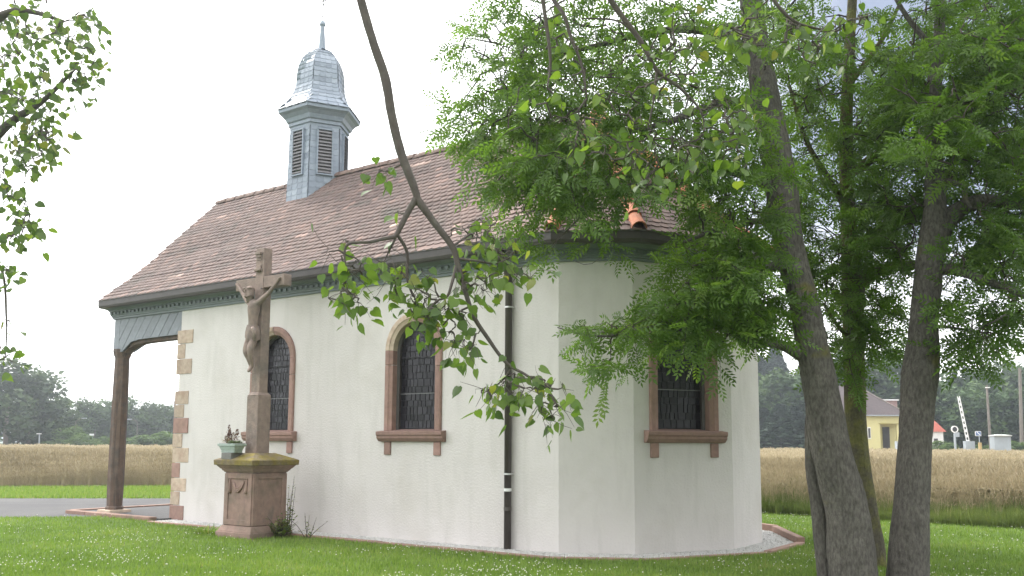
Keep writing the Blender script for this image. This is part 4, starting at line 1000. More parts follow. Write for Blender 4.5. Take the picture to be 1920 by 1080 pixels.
def ash_tree(label, trunk_mb_paths, limbs, regs, m_bark, limit, bright=0.0, nleaf=12, dens=1.0):
    mb = MB(); nodes = []; first = None
    for pts, foot, n, amp in trunk_mb_paths:
        P, r_ = px_path(pts, foot); path, rr = bark_tube(mb, P, r_, n, amp)
        if first is None: first = Vector((P[0][0], P[0][1], 0))
        nodes += [p for p in path if p[2] > 2.6]
    tree = empty('ash_tree', first); tag(tree, label, 'tree', 'ash trees on the lawn')
    offset_mesh(mb, first); mb.build('trunk', m_bark, tree, smooth=True)
    bb = MB()
    for pts in limbs:
        P, r_ = px_path(pts); path, rr = bark_tube(bb, P, r_, 10, .06, 6); nodes += path
    offset_mesh(bb, first); tag(bb.build('limbs', m_bark, tree, smooth=True))
    C = sample([(*r_[:6], int(r_[6] * dens + .5)) for r_ in regs]); tw = MB(); dirs = grow(tw, nodes, C, zig=.07)
    N = len(C); Ms, Ls, Ts = [], [], []
    for i in range(N):
        d = dirs[i].copy(); d[2] = d[2] * .5 - .12; d += rng.normal(0, .25, 3); d /= np.linalg.norm(d); sl = rng.uniform(.22, .42)
        e = C[i] + d * sl + np.array((0, 0, -.05)); tw.tube([C[i], (C[i] + e) / 2 + np.array((0, 0, .015)), e], [.0035, .003, .0015], 4, cap=False)
        k_ = nleaf + rng.integers(-3, 4); f = np.linspace(.05, 1, k_); o = C[i] + (e - C[i]) * f[:, None]
        sd = np.cross(d, (0, 0, 1)); sd /= np.linalg.norm(sd) + 1e-6; sg = np.where(np.arange(k_) % 2, 1, -1)[:, None]
        ld = d * rng.uniform(.35, .9, (k_, 1)) + sd * sg * rng.uniform(.5, 1.0, (k_, 1)) + np.array((0, 0, 1)) * rng.normal(-.2, .5, (k_, 1)); ld[-1] = d
        nr = np.array((0, -.25, .8)) + rng.normal(0, .65, (k_, 3)); Ms.append(frames(ld, nr) * rng.uniform(.13, .30, k_)[:, None, None]); Ls.append(o); Ts.append(np.clip(rng.normal(.45 + bright, .12) + rng.normal(0, .12, k_), 0, .99))
    offset_mesh(tw, first); tag(tw.build('twigs', TWIG, tree), kind='stuff')
    leaves_out(tree, 'leaf', ASH_TPL, np.concatenate(Ms), np.concatenate(Ls), np.concatenate(Ts), ASHL, limit, 'foliage')
    return tree
Y1, Y2, Y3 = 10.6, 12.3, 10.7
ash_tree('thick grey-barked ash tree nearest the chapel, leaning left, with a low branch across the wall',
    [([(1602, 1085, Y1, 43), (1588, 955, Y1, 38), (1558, 844, Y1, 36), (1539, 733, Y1, 33), (1521, 644, Y1, 30), (1505, 560, Y1, 28), (1481, 474, Y1, 29), (1470, 400, Y1, 30), (1463, 333, Y1, 30), (1440, 208, Y1, 28), (1420, 83, Y1 + .2, 22), (1400, -60, Y1 + .3, 19), (1370, -300, Y1 + .4, 10)], True, 30, .05),
     ([(1550, 1085, Y1 + .3, 17), (1537, 955, Y1 + .3, 16), (1526, 870, Y1 + .3, 16), (1524, 790, Y1 + .25, 14), (1527, 735, Y1 + .1, 10)], True, 16, .05)],
    [[(1455, 350, Y1, 14), (1400, 328, Y1 - .2, 11), (1345, 318, Y1 - .4, 9), (1280, 340, Y1 - .6, 7), (1200, 350, Y1 - .7, 5), (1110, 340, Y1 - .8, 3)],
     [(1505, 668, Y1, 12), (1462, 645, Y1 - .2, 9), (1417, 640, Y1 - .4, 7), (1330, 610, Y1 - .6, 5), (1250, 604, Y1 - .75, 4), (1160, 628, Y1 - .85, 3), (1100, 628, Y1 - .9, 2), (1045, 614, Y1 - .9, 1)],
     [(1470, 420, Y1, 9), (1420, 415, Y1 - .3, 7), (1360, 425, Y1 - .6, 5), (1280, 455, Y1 - .8, 3)],
     [(1425, 110, Y1 + .2, 12), (1330, 60, Y1 + .1, 9), (1220, 60, Y1, 7), (1100, 90, Y1 - .1, 5), (980, 110, Y1 - .1, 3), (900, 140, Y1 - .1, 2)],
     [(1442, 215, Y1, 10), (1360, 190, Y1 - .3, 8), (1250, 230, Y1 - .5, 6), (1120, 260, Y1 - .6, 4), (1000, 290, Y1 - .6, 3)],
     [(1488, 500, Y1, 9), (1440, 500, Y1 - .4, 7), (1370, 520, Y1 - .6, 4), (1290, 530, Y1 - .8, 2)]],
    [(975, 90, 120, 110, 9.6, 11.6, 40), (925, 225, 75, 60, 9.8, 11.2, 20), (1080, 180, 150, 150, 9, 12.2, 66), (990, 330, 70, 45, 9.6, 11, 18), (1110, 295, 150, 65, 9, 11.2, 44), (1010, 395, 30, 20, 9.2, 10.2, 3), (1115, 375, 40, 25, 9.2, 10.4, 6), (1120, 445, 16, 12, 9.3, 9.8, 1), (1030, 455, 16, 10, 9.3, 9.8, 1),
     (1230, 120, 140, 130, 9, 12.6, 56), (1310, 300, 100, 60, 9, 11, 30), (1350, 515, 80, 55, 9.2, 11, 32), (1420, 550, 60, 80, 9.5, 11.6, 26), (1370, 420, 70, 50, 9.5, 11.5, 20),
     (1135, 612, 40, 14, 9.5, 10.0, 5), (1205, 622, 45, 20, 9.5, 10.1, 7), (1275, 568, 60, 34, 9.4, 10.3, 15), (1300, 605, 50, 18, 9.4, 10.3, 8), (1135, 678, 26, 14, 9.5, 10.0, 3), (1375, 598, 42, 34, 9.5, 10.6, 12), (1345, 655, 18, 8, 9.6, 9.9, 1), (1410, 260, 60, 100, 8.9, 10.1, 8), (1430, 60, 90, 60, 9, 10.4, 10), (1385, 400, 45, 40, 9.2, 10.2, 5), (1050, -150, 230, 130, 9, 12.6, 70)],
    BARK, 110, .08, dens=1.7)
ash_tree('slender mossy ash tree standing between and behind the two thick trunks',
    [([(1640, 1085, Y2, 24), (1632, 1010, Y2, 22), (1616, 911, Y2, 21), (1606, 822, Y2, 20), (1603, 733, Y2, 20), (1600, 600, Y2, 20), (1600, 540, Y2, 22), (1595, 474, Y2, 17), (1590, 400, Y2, 14), (1586, 250, Y2, 12), (1592, 100, Y2, 10), (1600, -40, Y2, 8), (1605, -250, Y2, 4)], True, 20, .05)],
    [[(1603, 535, Y2, 13), (1648, 508, Y2 + .1, 11), (1700, 497, Y2 + .2, 9), (1760, 500, Y2 + .3, 7), (1830, 500, Y2 + .4, 4)], [(1592, 400, Y2, 8), (1550, 330, Y2 - .2, 6), (1510, 260, Y2 - .3, 4), (1480, 160, Y2 - .3, 3)],
     [(1590, 330, Y2, 10), (1650, 290, Y2, 9), (1700, 285, Y2, 7), (1750, 295, Y2 + .2, 5)], [(1590, 160, Y2, 7), (1650, 80, Y2, 5), (1690, 0, Y2, 3)], [(1600, 640, Y2, 6), (1570, 610, Y2 - .2, 4), (1545, 570, Y2 - .3, 3)]],
    [(1480, 110, 100, 120, 10.8, 13.5, 46), (1560, 320, 100, 110, 11.2, 13.4, 42), (1540, 480, 60, 60, 11.4, 13, 18), (1600, 520, 80, 70, 11.4, 13.2, 24), (1570, 615, 55, 50, 11.5, 12.8, 12), (1600, 680, 22, 30, 11.6, 12.2, 4), (1645, 600, 50, 60, 11.6, 13.2, 14),
     (1650, 180, 90, 150, 11, 13.8, 46), (1650, 400, 50, 70, 11.4, 13.4, 14), (1450, -180, 250, 150, 10, 14, 70)],
    BARKM, 80, .0, dens=2.1)
ash_tree('forked ash tree at the right edge with a bulging trunk and spreading limbs',
    [([(1701, 1085, Y3, 36), (1710, 933, Y3, 30), (1717, 822, Y3, 29), (1721, 760, Y3, 30), (1726, 705, Y3, 34), (1731, 655, Y3, 30), (1733, 600, Y3, 26), (1741, 511, Y3, 26), (1752, 437, Y3, 28), (1753, 380, Y3, 20), (1752, 300, Y3, 17), (1752, 208, Y3, 12), (1760, 80, Y3, 10), (1765, -60, Y3, 9), (1770, -280, Y3, 4)], True, 30, .05)],
    [[(1758, 440, Y3, 22), (1795, 395, Y3 - .1, 15), (1850, 375, Y3 - .3, 12), (1910, 383, Y3 - .4, 10), (1990, 360, Y3 - .6, 8), (2070, 300, Y3 - .7, 5)], [(1748, 505, Y3, 12), (1790, 507, Y3 - .2, 9), (1826, 518, Y3 - .4, 8), (1898, 545, Y3 - .6, 6), (1960, 575, Y3 - .7, 4), (2040, 600, Y3 - .8, 2)],
     [(1748, 335, Y3, 8), (1780, 342, Y3 - .3, 6), (1805, 348, Y3 - .4, 5), (1810, 375, Y3 - .45, 5), (1822, 392, Y3 - .5, 2)], [(1752, 230, Y3, 8), (1810, 190, Y3 - .3, 6), (1880, 180, Y3 - .5, 4), (1960, 120, Y3 - .7, 3)],
     [(1758, 100, Y3, 7), (1700, 30, Y3 + .1, 5), (1660, -40, Y3 + .2, 3)], [(1736, 610, Y3, 5), (1790, 615, Y3 - .3, 2.5), (1850, 625, Y3 - .5, 1.5)], [(1905, 548, Y3 - .6, 4), (1890, 585, Y3 - .7, 2), (1850, 610, Y3 - .75, 1.5)]],
    [(1780, 110, 120, 120, 10, 12.8, 66), (1880, 60, 80, 100, 9.4, 12.4, 44), (1860, 260, 90, 100, 9.6, 12.2, 46), (1720, 330, 80, 80, 10.6, 12.6, 28), (1885, 410, 60, 50, 9.9, 11.6, 24), (1835, 490, 70, 35, 9.9, 11.2, 14), (1845, 615, 45, 20, 9.9, 10.4, 6), (1900, 560, 35, 35, 9.8, 10.6, 8),
     (1805, 645, 30, 14, 10.1, 10.5, 3), (1680, 440, 45, 60, 10.8, 12.4, 12), (1790, 580, 30, 20, 10.1, 10.6, 3), (1765, 240, 60, 110, 9.2, 10.3, 8), (1800, -200, 250, 170, 9.5, 13, 70), (2050, 200, 110, 280, 9.5, 12.2, 70)],
    BARK, 110, .0, dens=2.2)

# ---- linden whose trunk stands beside the camera, its boughs hanging into the view
def broad_tree(name, label, trunk, limbs, regs, per, size, m_bark, limit, tint=.45, r_base=.006, drop=True, cat='tree', extra=None):
    mb = MB(); path, rr = bark_tube(mb, trunk[0], trunk[1], 22, .05, 8); first = Vector((trunk[0][0][0], trunk[0][0][1], 0)); nodes = [p for p in path if p[2] > 2.5]
    tree = empty(name, first); tag(tree, label, cat); offset_mesh(mb, first); mb.build('trunk', m_bark, tree, smooth=True)
    bb = MB()
    for P, r_ in limbs: pa_, _ = bark_tube(bb, P, r_, 10, .11, 7); nodes += pa_
    offset_mesh(bb, first); bb.build('limbs', m_bark, tree, smooth=True)
    C = sample([(*q[:6], int(q[6] * 1.25 + .5)) for q in regs])
    if extra is not None: C = np.concatenate([C, extra])
    tw = MB(); dirs = grow(tw, nodes, C, .0016, r_base, -.02, .13); Ms, Ls, Ts = [], [], []
    for i in range(len(C)):
        k_ = 0 if rng.random() < .14 else max(1, int(rng.normal(per, 1))); d = dirs[i]
        for j in range(k_):
            o = C[i] + rng.normal(0, size * .9, 3) + np.array((0, 0, -.02)); tw.tube([C[i], (C[i] + o) / 2 + rng.normal(0, .01, 3), o], [.0018, .0015, .001], 4, cap=False)
            ld = np.array((rng.normal(0, .55), rng.normal(0, .55), -rng.uniform(.25, 1.0))) + .3 * d; nz = rng.normal(0, 1, 3) + np.array((0, -.5, .6))
            s_ = size * rng.uniform(.65, 1.2); Ms.append(frames(ld[None], nz[None])[0] * np.array((rng.uniform(.75, 1.05), 1, 1))[None] * s_); Ls.append(o + ld / np.linalg.norm(ld) * s_ * .4); Ts.append(np.clip(rng.normal(tint, .17) + (.3 if random.random() < .12 else 0), 0, .95))
    offset_mesh(tw, first); tag(tw.build('twigs', m_bark, tree), kind='stuff')
    leaves_out(tree, 'leaf', LIN_TPL, np.array(Ms), np.array(Ls), np.array(Ts), LINL, limit, 'foliage'); return tree
YL = 5.0
big = [(2.3, -2.6, -.1), (2.25, -2.5, 2.2), (2.1, -2.2, 4.2), (1.8, -1.6, 6.0), (1.5, -1.2, 8.0), (1.3, -1.0, 10.0)]
lim = [([(2.0, -2.0, 4.8), (1.2, .4, 6.0), (.2, 2.8, 6.3), (-.4, 4.3, 5.6), tuple(at(662, -110, YL)), tuple(at(668, -50, YL)), tuple(at(677, 0, YL)), tuple(at(700, 80, YL)), tuple(at(722, 145, YL)), tuple(at(735, 220, YL)), tuple(at(752, 288, YL)), tuple(at(776, 350, YL)), tuple(at(783, 376, YL))],
        [.11, .09, .065, .045, .031, .028, .024, .024, .026, .025, .026, .022, .018])]
def L(pts): P, r_ = px_path(pts); return (P, r_)
lim += [L([(780, 372, YL, 6.5), (763, 402, YL, 5.5), (747, 434, YL, 4.5), (741, 444, YL, 4)]), L([(741, 444, YL, 4), (715, 449, YL - .05, 3.4), (693, 454, YL - .1, 3), (655, 457, YL - .1, 2.4), (646, 475, YL - .1, 2), (650, 510, YL - .1, 1.5)]), L([(745, 440, YL, 3.5), (763, 473, YL + .05, 3.2), (765, 528, YL + .05, 3), (790, 582, YL + .05, 2.2), (812, 602, YL, 1.6)]), L([(742, 446, YL, 2.5), (730, 470, YL, 1.8), (722, 486, YL, 1.2)]),
        L([(783, 374, YL, 7.5), (813, 415, YL, 6.5), (848, 462, YL, 5.8), (858, 493, YL, 5), (870, 536, YL, 4.4), (887, 590, YL, 4), (914, 633, YL, 3.6), (949, 680, YL, 3), (985, 702, YL - .05, 2.4), (1025, 728, YL - .1, 2), (1046, 762, YL - .1, 1.2)]),
        L([(858, 485, YL, 3), (891, 489, YL, 2.5), (930, 494, YL + .05, 2), (960, 480, YL + .1, 1.5)]), L([(855, 500, YL, 3.2), (846, 535, YL - .05, 2.6), (838, 556, YL - .05, 2.2), (818, 565, YL - .05, 1.7), (800, 585, YL - .1, 1.2)]), L([(880, 575, YL, 2), (850, 590, YL, 1.6), (830, 610, YL, 1.2)]), L([(848, 462, YL, 2.5), (880, 440, YL + .1, 2), (905, 425, YL + .15, 1.4)]),
        L([(960, 688, YL, 2), (940, 715, YL, 1.6), (905, 738, YL, 1.1)])]
lim += [([(.9, 1.2, 6.2), (.8, 3.5, 6.0), tuple(at(1005, -120, YL)), tuple(at(1018, 0, YL)), tuple(at(1032, 110, YL)), tuple(at(1026, 165, YL))], [.06, .04, .02, .013, .009, .005]),
        ([(1.3, .2, 6.1), (1.4, 3.3, 5.8), tuple(at(1100, -120, YL)), tuple(at(1140, -10, YL)), tuple(at(1200, 75, YL)), tuple(at(1232, 132, YL)), tuple(at(1275, 165, YL)), tuple(at(1312, 205, YL)), tuple(at(1322, 240, YL))], [.06, .045, .026, .019, .015, .013, .010, .007, .004]),
        ([(.8, 3.5, 6.0), tuple(at(1040, -120, YL)), tuple(at(1062, 40, YL)), tuple(at(1090, 120, YL)), tuple(at(1100, 185, YL))], [.03, .015, .009, .007, .004]),
        ([(1.4, 3.3, 5.8), tuple(at(1400, -140, YL)), tuple(at(1440, -20, YL)), tuple(at(1490, 40, YL)), tuple(at(1570, 60, YL))], [.04, .02, .012, .008, .004]),
        L([(1232, 132, YL, 3), (1225, 190, YL, 2.2), (1215, 240, YL, 1.4)]), L([(1205, 78, YL, 3), (1160, 40, YL, 2), (1090, 35, YL, 1.2)])]
over = rng.normal(0, 1, (620, 3)); over = over / np.linalg.norm(over, axis=1)[:, None] * (rng.random(620) ** .4)[:, None] * np.array((4.2, 4.0, 2.6)) + np.array((2.6, -1.6, 8.4))     # unseen crown over and behind the viewer, added to cut skylight on the apse
over = over[(over[:, 2] > 6.2) & (over[:, 2] - 1.6 > .62 * over[:, 1] + .4)]
broad_tree('linden_tree', 'linden with heart-shaped leaves whose long bare bough hangs before the roof', (big, [.42, .34, .30, .26, .2, .12]), lim,
    [(640, 468, 30, 22, 4.85, 5.05, 4), (680, 520, 48, 36, 4.8, 5.1, 13), (650, 565, 38, 26, 4.8, 5.0, 7), (735, 490, 36, 40, 4.85, 5.1, 9), (775, 545, 45, 32, 4.85, 5.1, 11), (725, 325, 26, 12, 4.95, 5.05, 4), (745, 395, 14, 14, 4.95, 5.05, 1),
     (900, 430, 55, 32, 4.9, 5.2, 15), (950, 470, 40, 36, 4.9, 5.2, 14), (890, 520, 46, 32, 4.9, 5.15, 14), (985, 508, 24, 18, 4.95, 5.1, 4), (830, 590, 55, 34, 4.85, 5.1, 16), (860, 640, 42, 24, 4.9, 5.05, 11), (790, 578, 38, 26, 4.85, 5.05, 9), (920, 735, 35, 18, 4.9, 5.05, 8), (970, 715, 42, 22, 4.85, 5.05, 11), (1030, 735, 32, 32, 4.8, 5.0, 11), (1022, 772, 22, 16, 4.85, 4.95, 5),
     (1050, 60, 60, 50, 4.8, 5.4, 8), (1200, 150, 110, 80, 4.7, 5.3, 24), (1150, 260, 100, 50, 4.7, 5.3, 20), (1250, 290, 75, 45, 4.7, 5.3, 18), (1330, 240, 65, 55, 4.7, 5.3, 16), (1385, 220, 40, 50, 4.7, 5.2, 10), (1420, 50, 75, 45, 4.7, 5.3, 16), (1540, 75, 80, 55, 4.7, 5.3, 18), (1600, 55, 30, 45, 4.8, 5.2, 5), (1300, 60, 80, 50, 4.7, 5.3, 16), (1375, 300, 35, 25, 4.8, 5.1, 4), (1040, 170, 60, 60, 4.8, 5.3, 8),
     (1100, -150, 350, 90, 4.5, 5.6, 60)], 2.9, .063, LINB, 300, .5, extra=over)
# ---- tree reaching in from the left edge
tk = [(-7.0, 9.2, -.1), (-6.95, 9.2, 2.0), (-6.9, 9.1, 4.0), (-6.7, 9.0, 6.2), (-6.5, 8.9, 8.5)]
ll = [([(-6.85, 9.1, 3.6), tuple(at(-60, 300, 8.9)), tuple(at(20, 230, 8.7)), tuple(at(80, 190, 8.6)), tuple(at(140, 130, 8.5))], [.10, .06, .04, .025, .012]), ([(-6.7, 9.0, 5.6), tuple(at(-60, 60, 8.8)), tuple(at(30, 20, 8.6)), tuple(at(120, 40, 8.5))], [.09, .05, .03, .012]), ([(-6.9, 9.1, 3.0), tuple(at(-60, 480, 8.9)), tuple(at(0, 500, 8.7)), tuple(at(12, 600, 8.7)), tuple(at(10, 670, 8.7))], [.06, .03, .012, .008, .004])]
broad_tree('broadleaf_tree', 'broadleaf tree reaching in at the left edge against the bright sky', (tk, [.22, .19, .17, .14, .08]), ll,
    [(55, 35, 70, 40, 8.0, 9.2, 20), (150, 60, 40, 34, 8.1, 9, 13), (155, 125, 34, 44, 8.2, 8.9, 13), (35, 150, 55, 70, 8.0, 9.4, 34), (60, 250, 52, 55, 8.0, 9.2, 26), (85, 215, 40, 40, 8.1, 8.9, 10), (28, 335, 38, 50, 8.1, 9.2, 18), (55, 390, 30, 25, 8.3, 8.9, 6), (22, 430, 26, 25, 8.2, 9, 8), (8, 512, 14, 22, 8.4, 8.8, 4), (20, 600, 14, 7, 8.5, 8.7, 1), (8, 665, 22, 22, 8.3, 8.9, 6),
     (-110, 200, 90, 260, 8, 9.6, 70), (40, -120, 160, 80, 8, 9.4, 40)], 5.2, .085, LINB, 120, .5)

# ------------------------------------------------------------------ background trees and shrubs
def far_tpl(kind, seed, n=3400):
    g = np.random.default_rng(seed); V, T, t = [], [], []
    if kind == 'conifer':
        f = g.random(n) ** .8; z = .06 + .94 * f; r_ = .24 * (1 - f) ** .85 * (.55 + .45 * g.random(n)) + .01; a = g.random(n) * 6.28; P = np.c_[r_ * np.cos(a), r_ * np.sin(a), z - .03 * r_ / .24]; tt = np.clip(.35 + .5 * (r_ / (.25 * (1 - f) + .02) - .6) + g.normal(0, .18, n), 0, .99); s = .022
    else:
        nb = 26; c = []; 
        while len(c) < nb:
            q = g.uniform(-1, 1, 3)
            if np.linalg.norm(q) < 1: c.append(q * np.array((.36, .36, .40)) + np.array((0, 0, .54)))
        c = np.array(c); rb = g.uniform(.10, .19, nb); k_ = g.integers(0, nb, n); d = g.normal(0, 1, (n, 3)); d /= np.linalg.norm(d, axis=1)[:, None]; rad = g.random(n) ** .35
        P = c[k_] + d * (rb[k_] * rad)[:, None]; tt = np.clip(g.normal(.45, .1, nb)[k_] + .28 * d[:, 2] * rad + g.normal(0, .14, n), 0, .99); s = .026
    yaw, pit = g.random(n) * 6.28, g.normal(0, .9, n); q = np.array([(-1, 0, 0), (0, -.7, .1), (1, 0, 0), (0, .7, .1)]) * s
    Vv, Tt, t = scatter(q, [(0, 1, 2), (0, 2, 3)], rot_mats(yaw, pit, g.normal(0, .6, n), g.uniform(.6, 1.3, n)), P, tt); return fast_mesh('crown', Vv, Tt, t)
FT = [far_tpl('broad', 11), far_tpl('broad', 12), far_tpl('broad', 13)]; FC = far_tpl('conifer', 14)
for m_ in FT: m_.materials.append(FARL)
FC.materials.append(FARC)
SH = [m_.copy() for m_ in FT[:2]]
for m_ in SH: m_.materials.clear(); m_.materials.append(SHRUBL)
tr_ = MB(); tr_.tube([(0, 0, 0), (.01, 0, .3), (0, .01, .6)], [.028, .02, .008], 7); TRK = tr_.mesh('trunk', True); TRK.materials.append(POLEW)
def far_tree(name, label, px, py, Y, wide, me, cat, group, trunk=True):
    top = at(px, py, Y); h = top.z; t = empty(name, (top.x, Y, 0), random.uniform(0, 6.28)); tag(t, label, cat, group)
    c = link('crown', me, None, t); c.scale = (h * wide, h * wide, h)
    if trunk: k_ = link('trunk', TRK, None, t); k_.scale = (h, h, h)
    return t
ORD = ('first', 'second', 'third', 'fourth', 'fifth', 'sixth', 'seventh', 'eighth', 'ninth', 'tenth', 'eleventh', 'twelfth', 'thirteenth', 'fourteenth', 'fifteenth', 'sixteenth', 'seventeenth', 'eighteenth')
GL, GR = 'woodland trees beyond the left field', 'woodland trees behind the railway house'
left = [(-28, 676, 103, 1.2), (22, 672, 100, 1.25), (62, 696, 104, 1.1), (92, 736, 110, 1.3), (118, 746, 118, 1.2), (150, 752, 122, 1.3), (182, 746, 125, 1.2), (214, 752, 128, 1.3), (246, 747, 128, 1.2), (276, 751, 130, 1.25), (302, 757, 133, 1.2), (326, 764, 135, 1.2), (350, 760, 136, 1.2), (40, 742, 112, 1.3), (130, 775, 128, 1.5), (200, 772, 134, 1.5), (265, 775, 138, 1.5), (320, 785, 138, 1.5)]
for i, (x, y, Y, w) in enumerate(left):
    lab = ('tallest dark tree of the wood at the left edge, over the field' if i == 1 else 'broad hazy tree stepping down from the tallest at the left edge' if i == 2 else ('low tree behind the largest left bush', 'low tree behind the porch post', 'low tree just right of the porch post', 'low tree nearest the chapel corner')[i - 14] + ' in the left wood' if i > 13 else 'dark tree behind the tallest one at the left edge' if i == 13 else 'tree cut off by the left edge of the picture' if i == 0 else ORD[i] + ' treetop from the left edge in the wood beyond the road')
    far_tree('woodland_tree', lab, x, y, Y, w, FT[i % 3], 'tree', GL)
right = [(1424, 668, 140, 1.0, 1), (1452, 652, 150, 1.1, 1), (1446, 702, 126, 1.3, 0), (1482, 690, 128, 1.3, 0), (1512, 672, 138, 1.2, 1), (1545, 660, 142, 1.2, 0), (1575, 668, 140, 1.2, 0), (1640, 652, 142, 1.2, 0), (1668, 664, 140, 1.2, 0), (1700, 680, 140, 1.2, 0), (1760, 716, 134, 1.2, 0), (1786, 694, 142, 1.2, 0), (1812, 712, 130, 1.2, 0), (1842, 692, 138, 1.2, 0), (1872, 686, 138, 1.2, 0), (1902, 680, 134, 1.2, 0), (1938, 682, 134, 1.2, 0),
         (1640, 742, 136, 1.5, 0), (1790, 762, 132, 1.6, 0), (1830, 772, 132, 1.6, 0), (1870, 765, 132, 1.6, 0), (1910, 762, 130, 1.6, 0), (1432, 765, 118, 1.2, 1), (1462, 758, 116, 1.3, 1), (1490, 762, 118, 1.3, 1)]
for i, (x, y, Y, w, k_) in enumerate(right):
    lab = ('dark conifer rising behind the chapel end wall' if i == 1 else 'bright green tree right beside the chapel wall' if i == 2 else ('dark evergreen touching the chapel end wall', 'middle dark evergreen between the chapel and the thick trunk', 'dark evergreen half hidden by the thick left trunk')[i - 22] if i > 21 else ('low tree behind the yellow house roof', 'low tree behind the round signal', 'low tree behind the raised barrier', 'low tree behind the thin wooden pole', 'low tree behind the thick grey mast')[i - 17] if i > 16 else 'conifer top against the chapel edge' if i == 0 else 'dark conifer in the wood behind the thick left trunk' if k_ else 'green tree just right of the bright one beside the chapel' if i == 3 else ('treetop above the yellow house, ' + ('left of its roof', 'behind the slender trunk', 'over its ridge', 'over its dormer', 'at its right end')[i - 5]) if i < 10 else ORD[16 - i] + ' treetop from the right edge above the level crossing')
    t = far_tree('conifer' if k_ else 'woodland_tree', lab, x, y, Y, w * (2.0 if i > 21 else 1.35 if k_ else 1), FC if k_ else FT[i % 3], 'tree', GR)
for i, (x, y, Y, w) in enumerate([(136, 797, 99, 1.5), (152, 812, 97, 1.8), (112, 822, 98, 2.5), (176, 822, 99, 2.5), (200, 817, 100, 1.8), (262, 816, 101, 1.8), (284, 812, 102, 1.7), (306, 808, 102, 1.7), (324, 812, 103, 1.7), (226, 820, 100, 2)]):
    far_tree('shrub', ('largest light green bush beyond the left field', 'round bush just right of the largest left bush', 'low bush left of the largest left bush', 'flat bush below the small white place sign', 'bush just left of the porch post', 'bush just right of the porch post', 'second bush right of the porch post', 'third and tallest bush right of the porch post', 'bush nearest the chapel corner beyond the field', 'bush mostly hidden behind the porch post')[i], x, y, Y, w, SH[i % 2], 'shrub', 'bushes along the far edge of the left field', False)
for i, (x, y, Y, w, lab) in enumerate([(1906, 826, 104, 2.4, 'clipped green bush right of the grey cabinet'), (1762, 826, 104, 2.2, 'low green bush left of the round signal'), (1842, 833, 106, 2, 'small green bush between the sign and the grey cabinet'), (1775, 831, 103, 2.2, 'flat green bush below the red roof')]):
    far_tree('shrub', lab, x, y, Y, w, SH[i % 2], 'shrub', 'bushes by the level crossing', False)

# ------------------------------------------------------------------ railway house and level crossing
YH = 112.0
def hx(px, py=800, Y=YH): return at(px, py, Y).x
def hz(py, px=1650, Y=YH): return at(px, py, Y).z
house = empty('house', (hx(1640), YH, 0)); tag(house, 'yellow rendered house with dark hipped roof and recessed porch', 'house')
ox = hx(1640); X0, X1 = hx(1574) - ox, hx(1694) - ox; ze, zr = hz(778), hz(720); DY = 7.5
xp0, xp1 = hx(1650) - ox, hx(1687) - ox; zp = hz(795)
b = MB()
b.box(((X0 + xp0) / 2, DY / 2, ze / 2), (xp0 - X0, DY, ze)); b.box(((xp0 + X1) / 2, DY / 2, (ze + zp) / 2), (X1 - xp0, DY, ze - zp)); b.box(((xp0 + X1) / 2, DY / 2 + 1, zp / 2), (X1 - xp0, DY - 2, zp)); b.build('wall', YELLOW, house)
b = MB(); e = .5; xa, xb = hx(1578, 720) - ox, hx(1626, 720) - ox
vs = [(X0 - e, -e, ze), (X1 + e, -e, ze), (X1 + e, DY + e, ze), (X0 - e, DY + e, ze), (xa, DY / 2, zr), (xb, DY / 2, zr), (X0 - e, -e, ze - .15), (X1 + e, -e, ze - .15), (X1 + e, DY + e, ze - .15), (X0 - e, DY + e, ze - .15)]
b.add(vs, [(0, 1, 5, 4), (1, 2, 5), (2, 3, 4, 5), (3, 0, 4), (0, 6, 7, 1), (1, 7, 8, 2), (2, 8, 9, 3), (3, 9, 6, 0), (6, 9, 8, 7)]); hr = b.build('roof', HROOF, house)
b = MB(); b.tube([(xb, DY / 2, zr + .05), (X1 + e, -e, ze + .05)], .09, 6); b.build('hip_ridge', mat('hip_mortar', (.2, .17, .15), .9, .2), hr)
b = MB(); b.box(((X0 + X1) / 2, -e - .04, ze - .08), (X1 - X0 + 2 * e, .1, .12)); b.build('gutter', GREYP, hr)
dx0, dx1 = hx(1663) - ox, hx(1700) - ox
b = MB(); b.box(((dx0 + dx1) / 2, DY * .5, hz(760)), (dx1 - dx0, 2.6, hz(749) - hz(775))); b.build('dormer', PINKISH, hr)
b = MB(); b.box(((dx0 + dx1) / 2 - .2, DY * .5, hz(748)), (dx1 - dx0 + .7, 3.0, .16)); b.build('dormer_roof', WHITE, hr)
b = MB(); b.box(((hx(1626) + hx(1632)) / 2 - ox, -.02, hz(812)), (.4, .12, hz(802) - hz(824))); wi = b.build('window', WHITE, house)
b = MB(); b.box((hx(1629) - ox, -.09, hz(812)), (.26, .03, hz(804) - hz(822))); b.build('pane', DARKW, wi)
b = MB(); b.box((hx(1624) - ox, .9, hz(745)), (.5, .5, .9)); b.build('skylight', WHITE, hr)
b = MB(); b.box((hx(1673) - ox, 1.95, hz(800) / 2), (hx(1680) - hx(1667), .1, hz(800))); b.build('door', DARKW, house)
b = MB(); b.box((hx(1684) - ox, .18, zp / 2), (.36, .36, zp)); b.build('porch_column', YELLOW, house)
b = MB(); b.box(((xp0 + xp1) / 2, -.05, zp + .06), (xp1 - xp0 + .3, .2, .12)); b.build('porch_lintel', mat('ochre', (.38, .33, .13), .9, .1), house)
rh = empty('house', (hx(1752, 800, 118), 118, 0)); tag(rh, 'small house with red tiled roof half hidden by the right trunk', 'house')
zz = hz(808, 1755, 118); zt = hz(784, 1755, 118); w2 = 1.1
b = MB(); b.box((0, 2, zz / 2), (2 * w2, 4, zz)); b.build('wall', WHITE, rh)
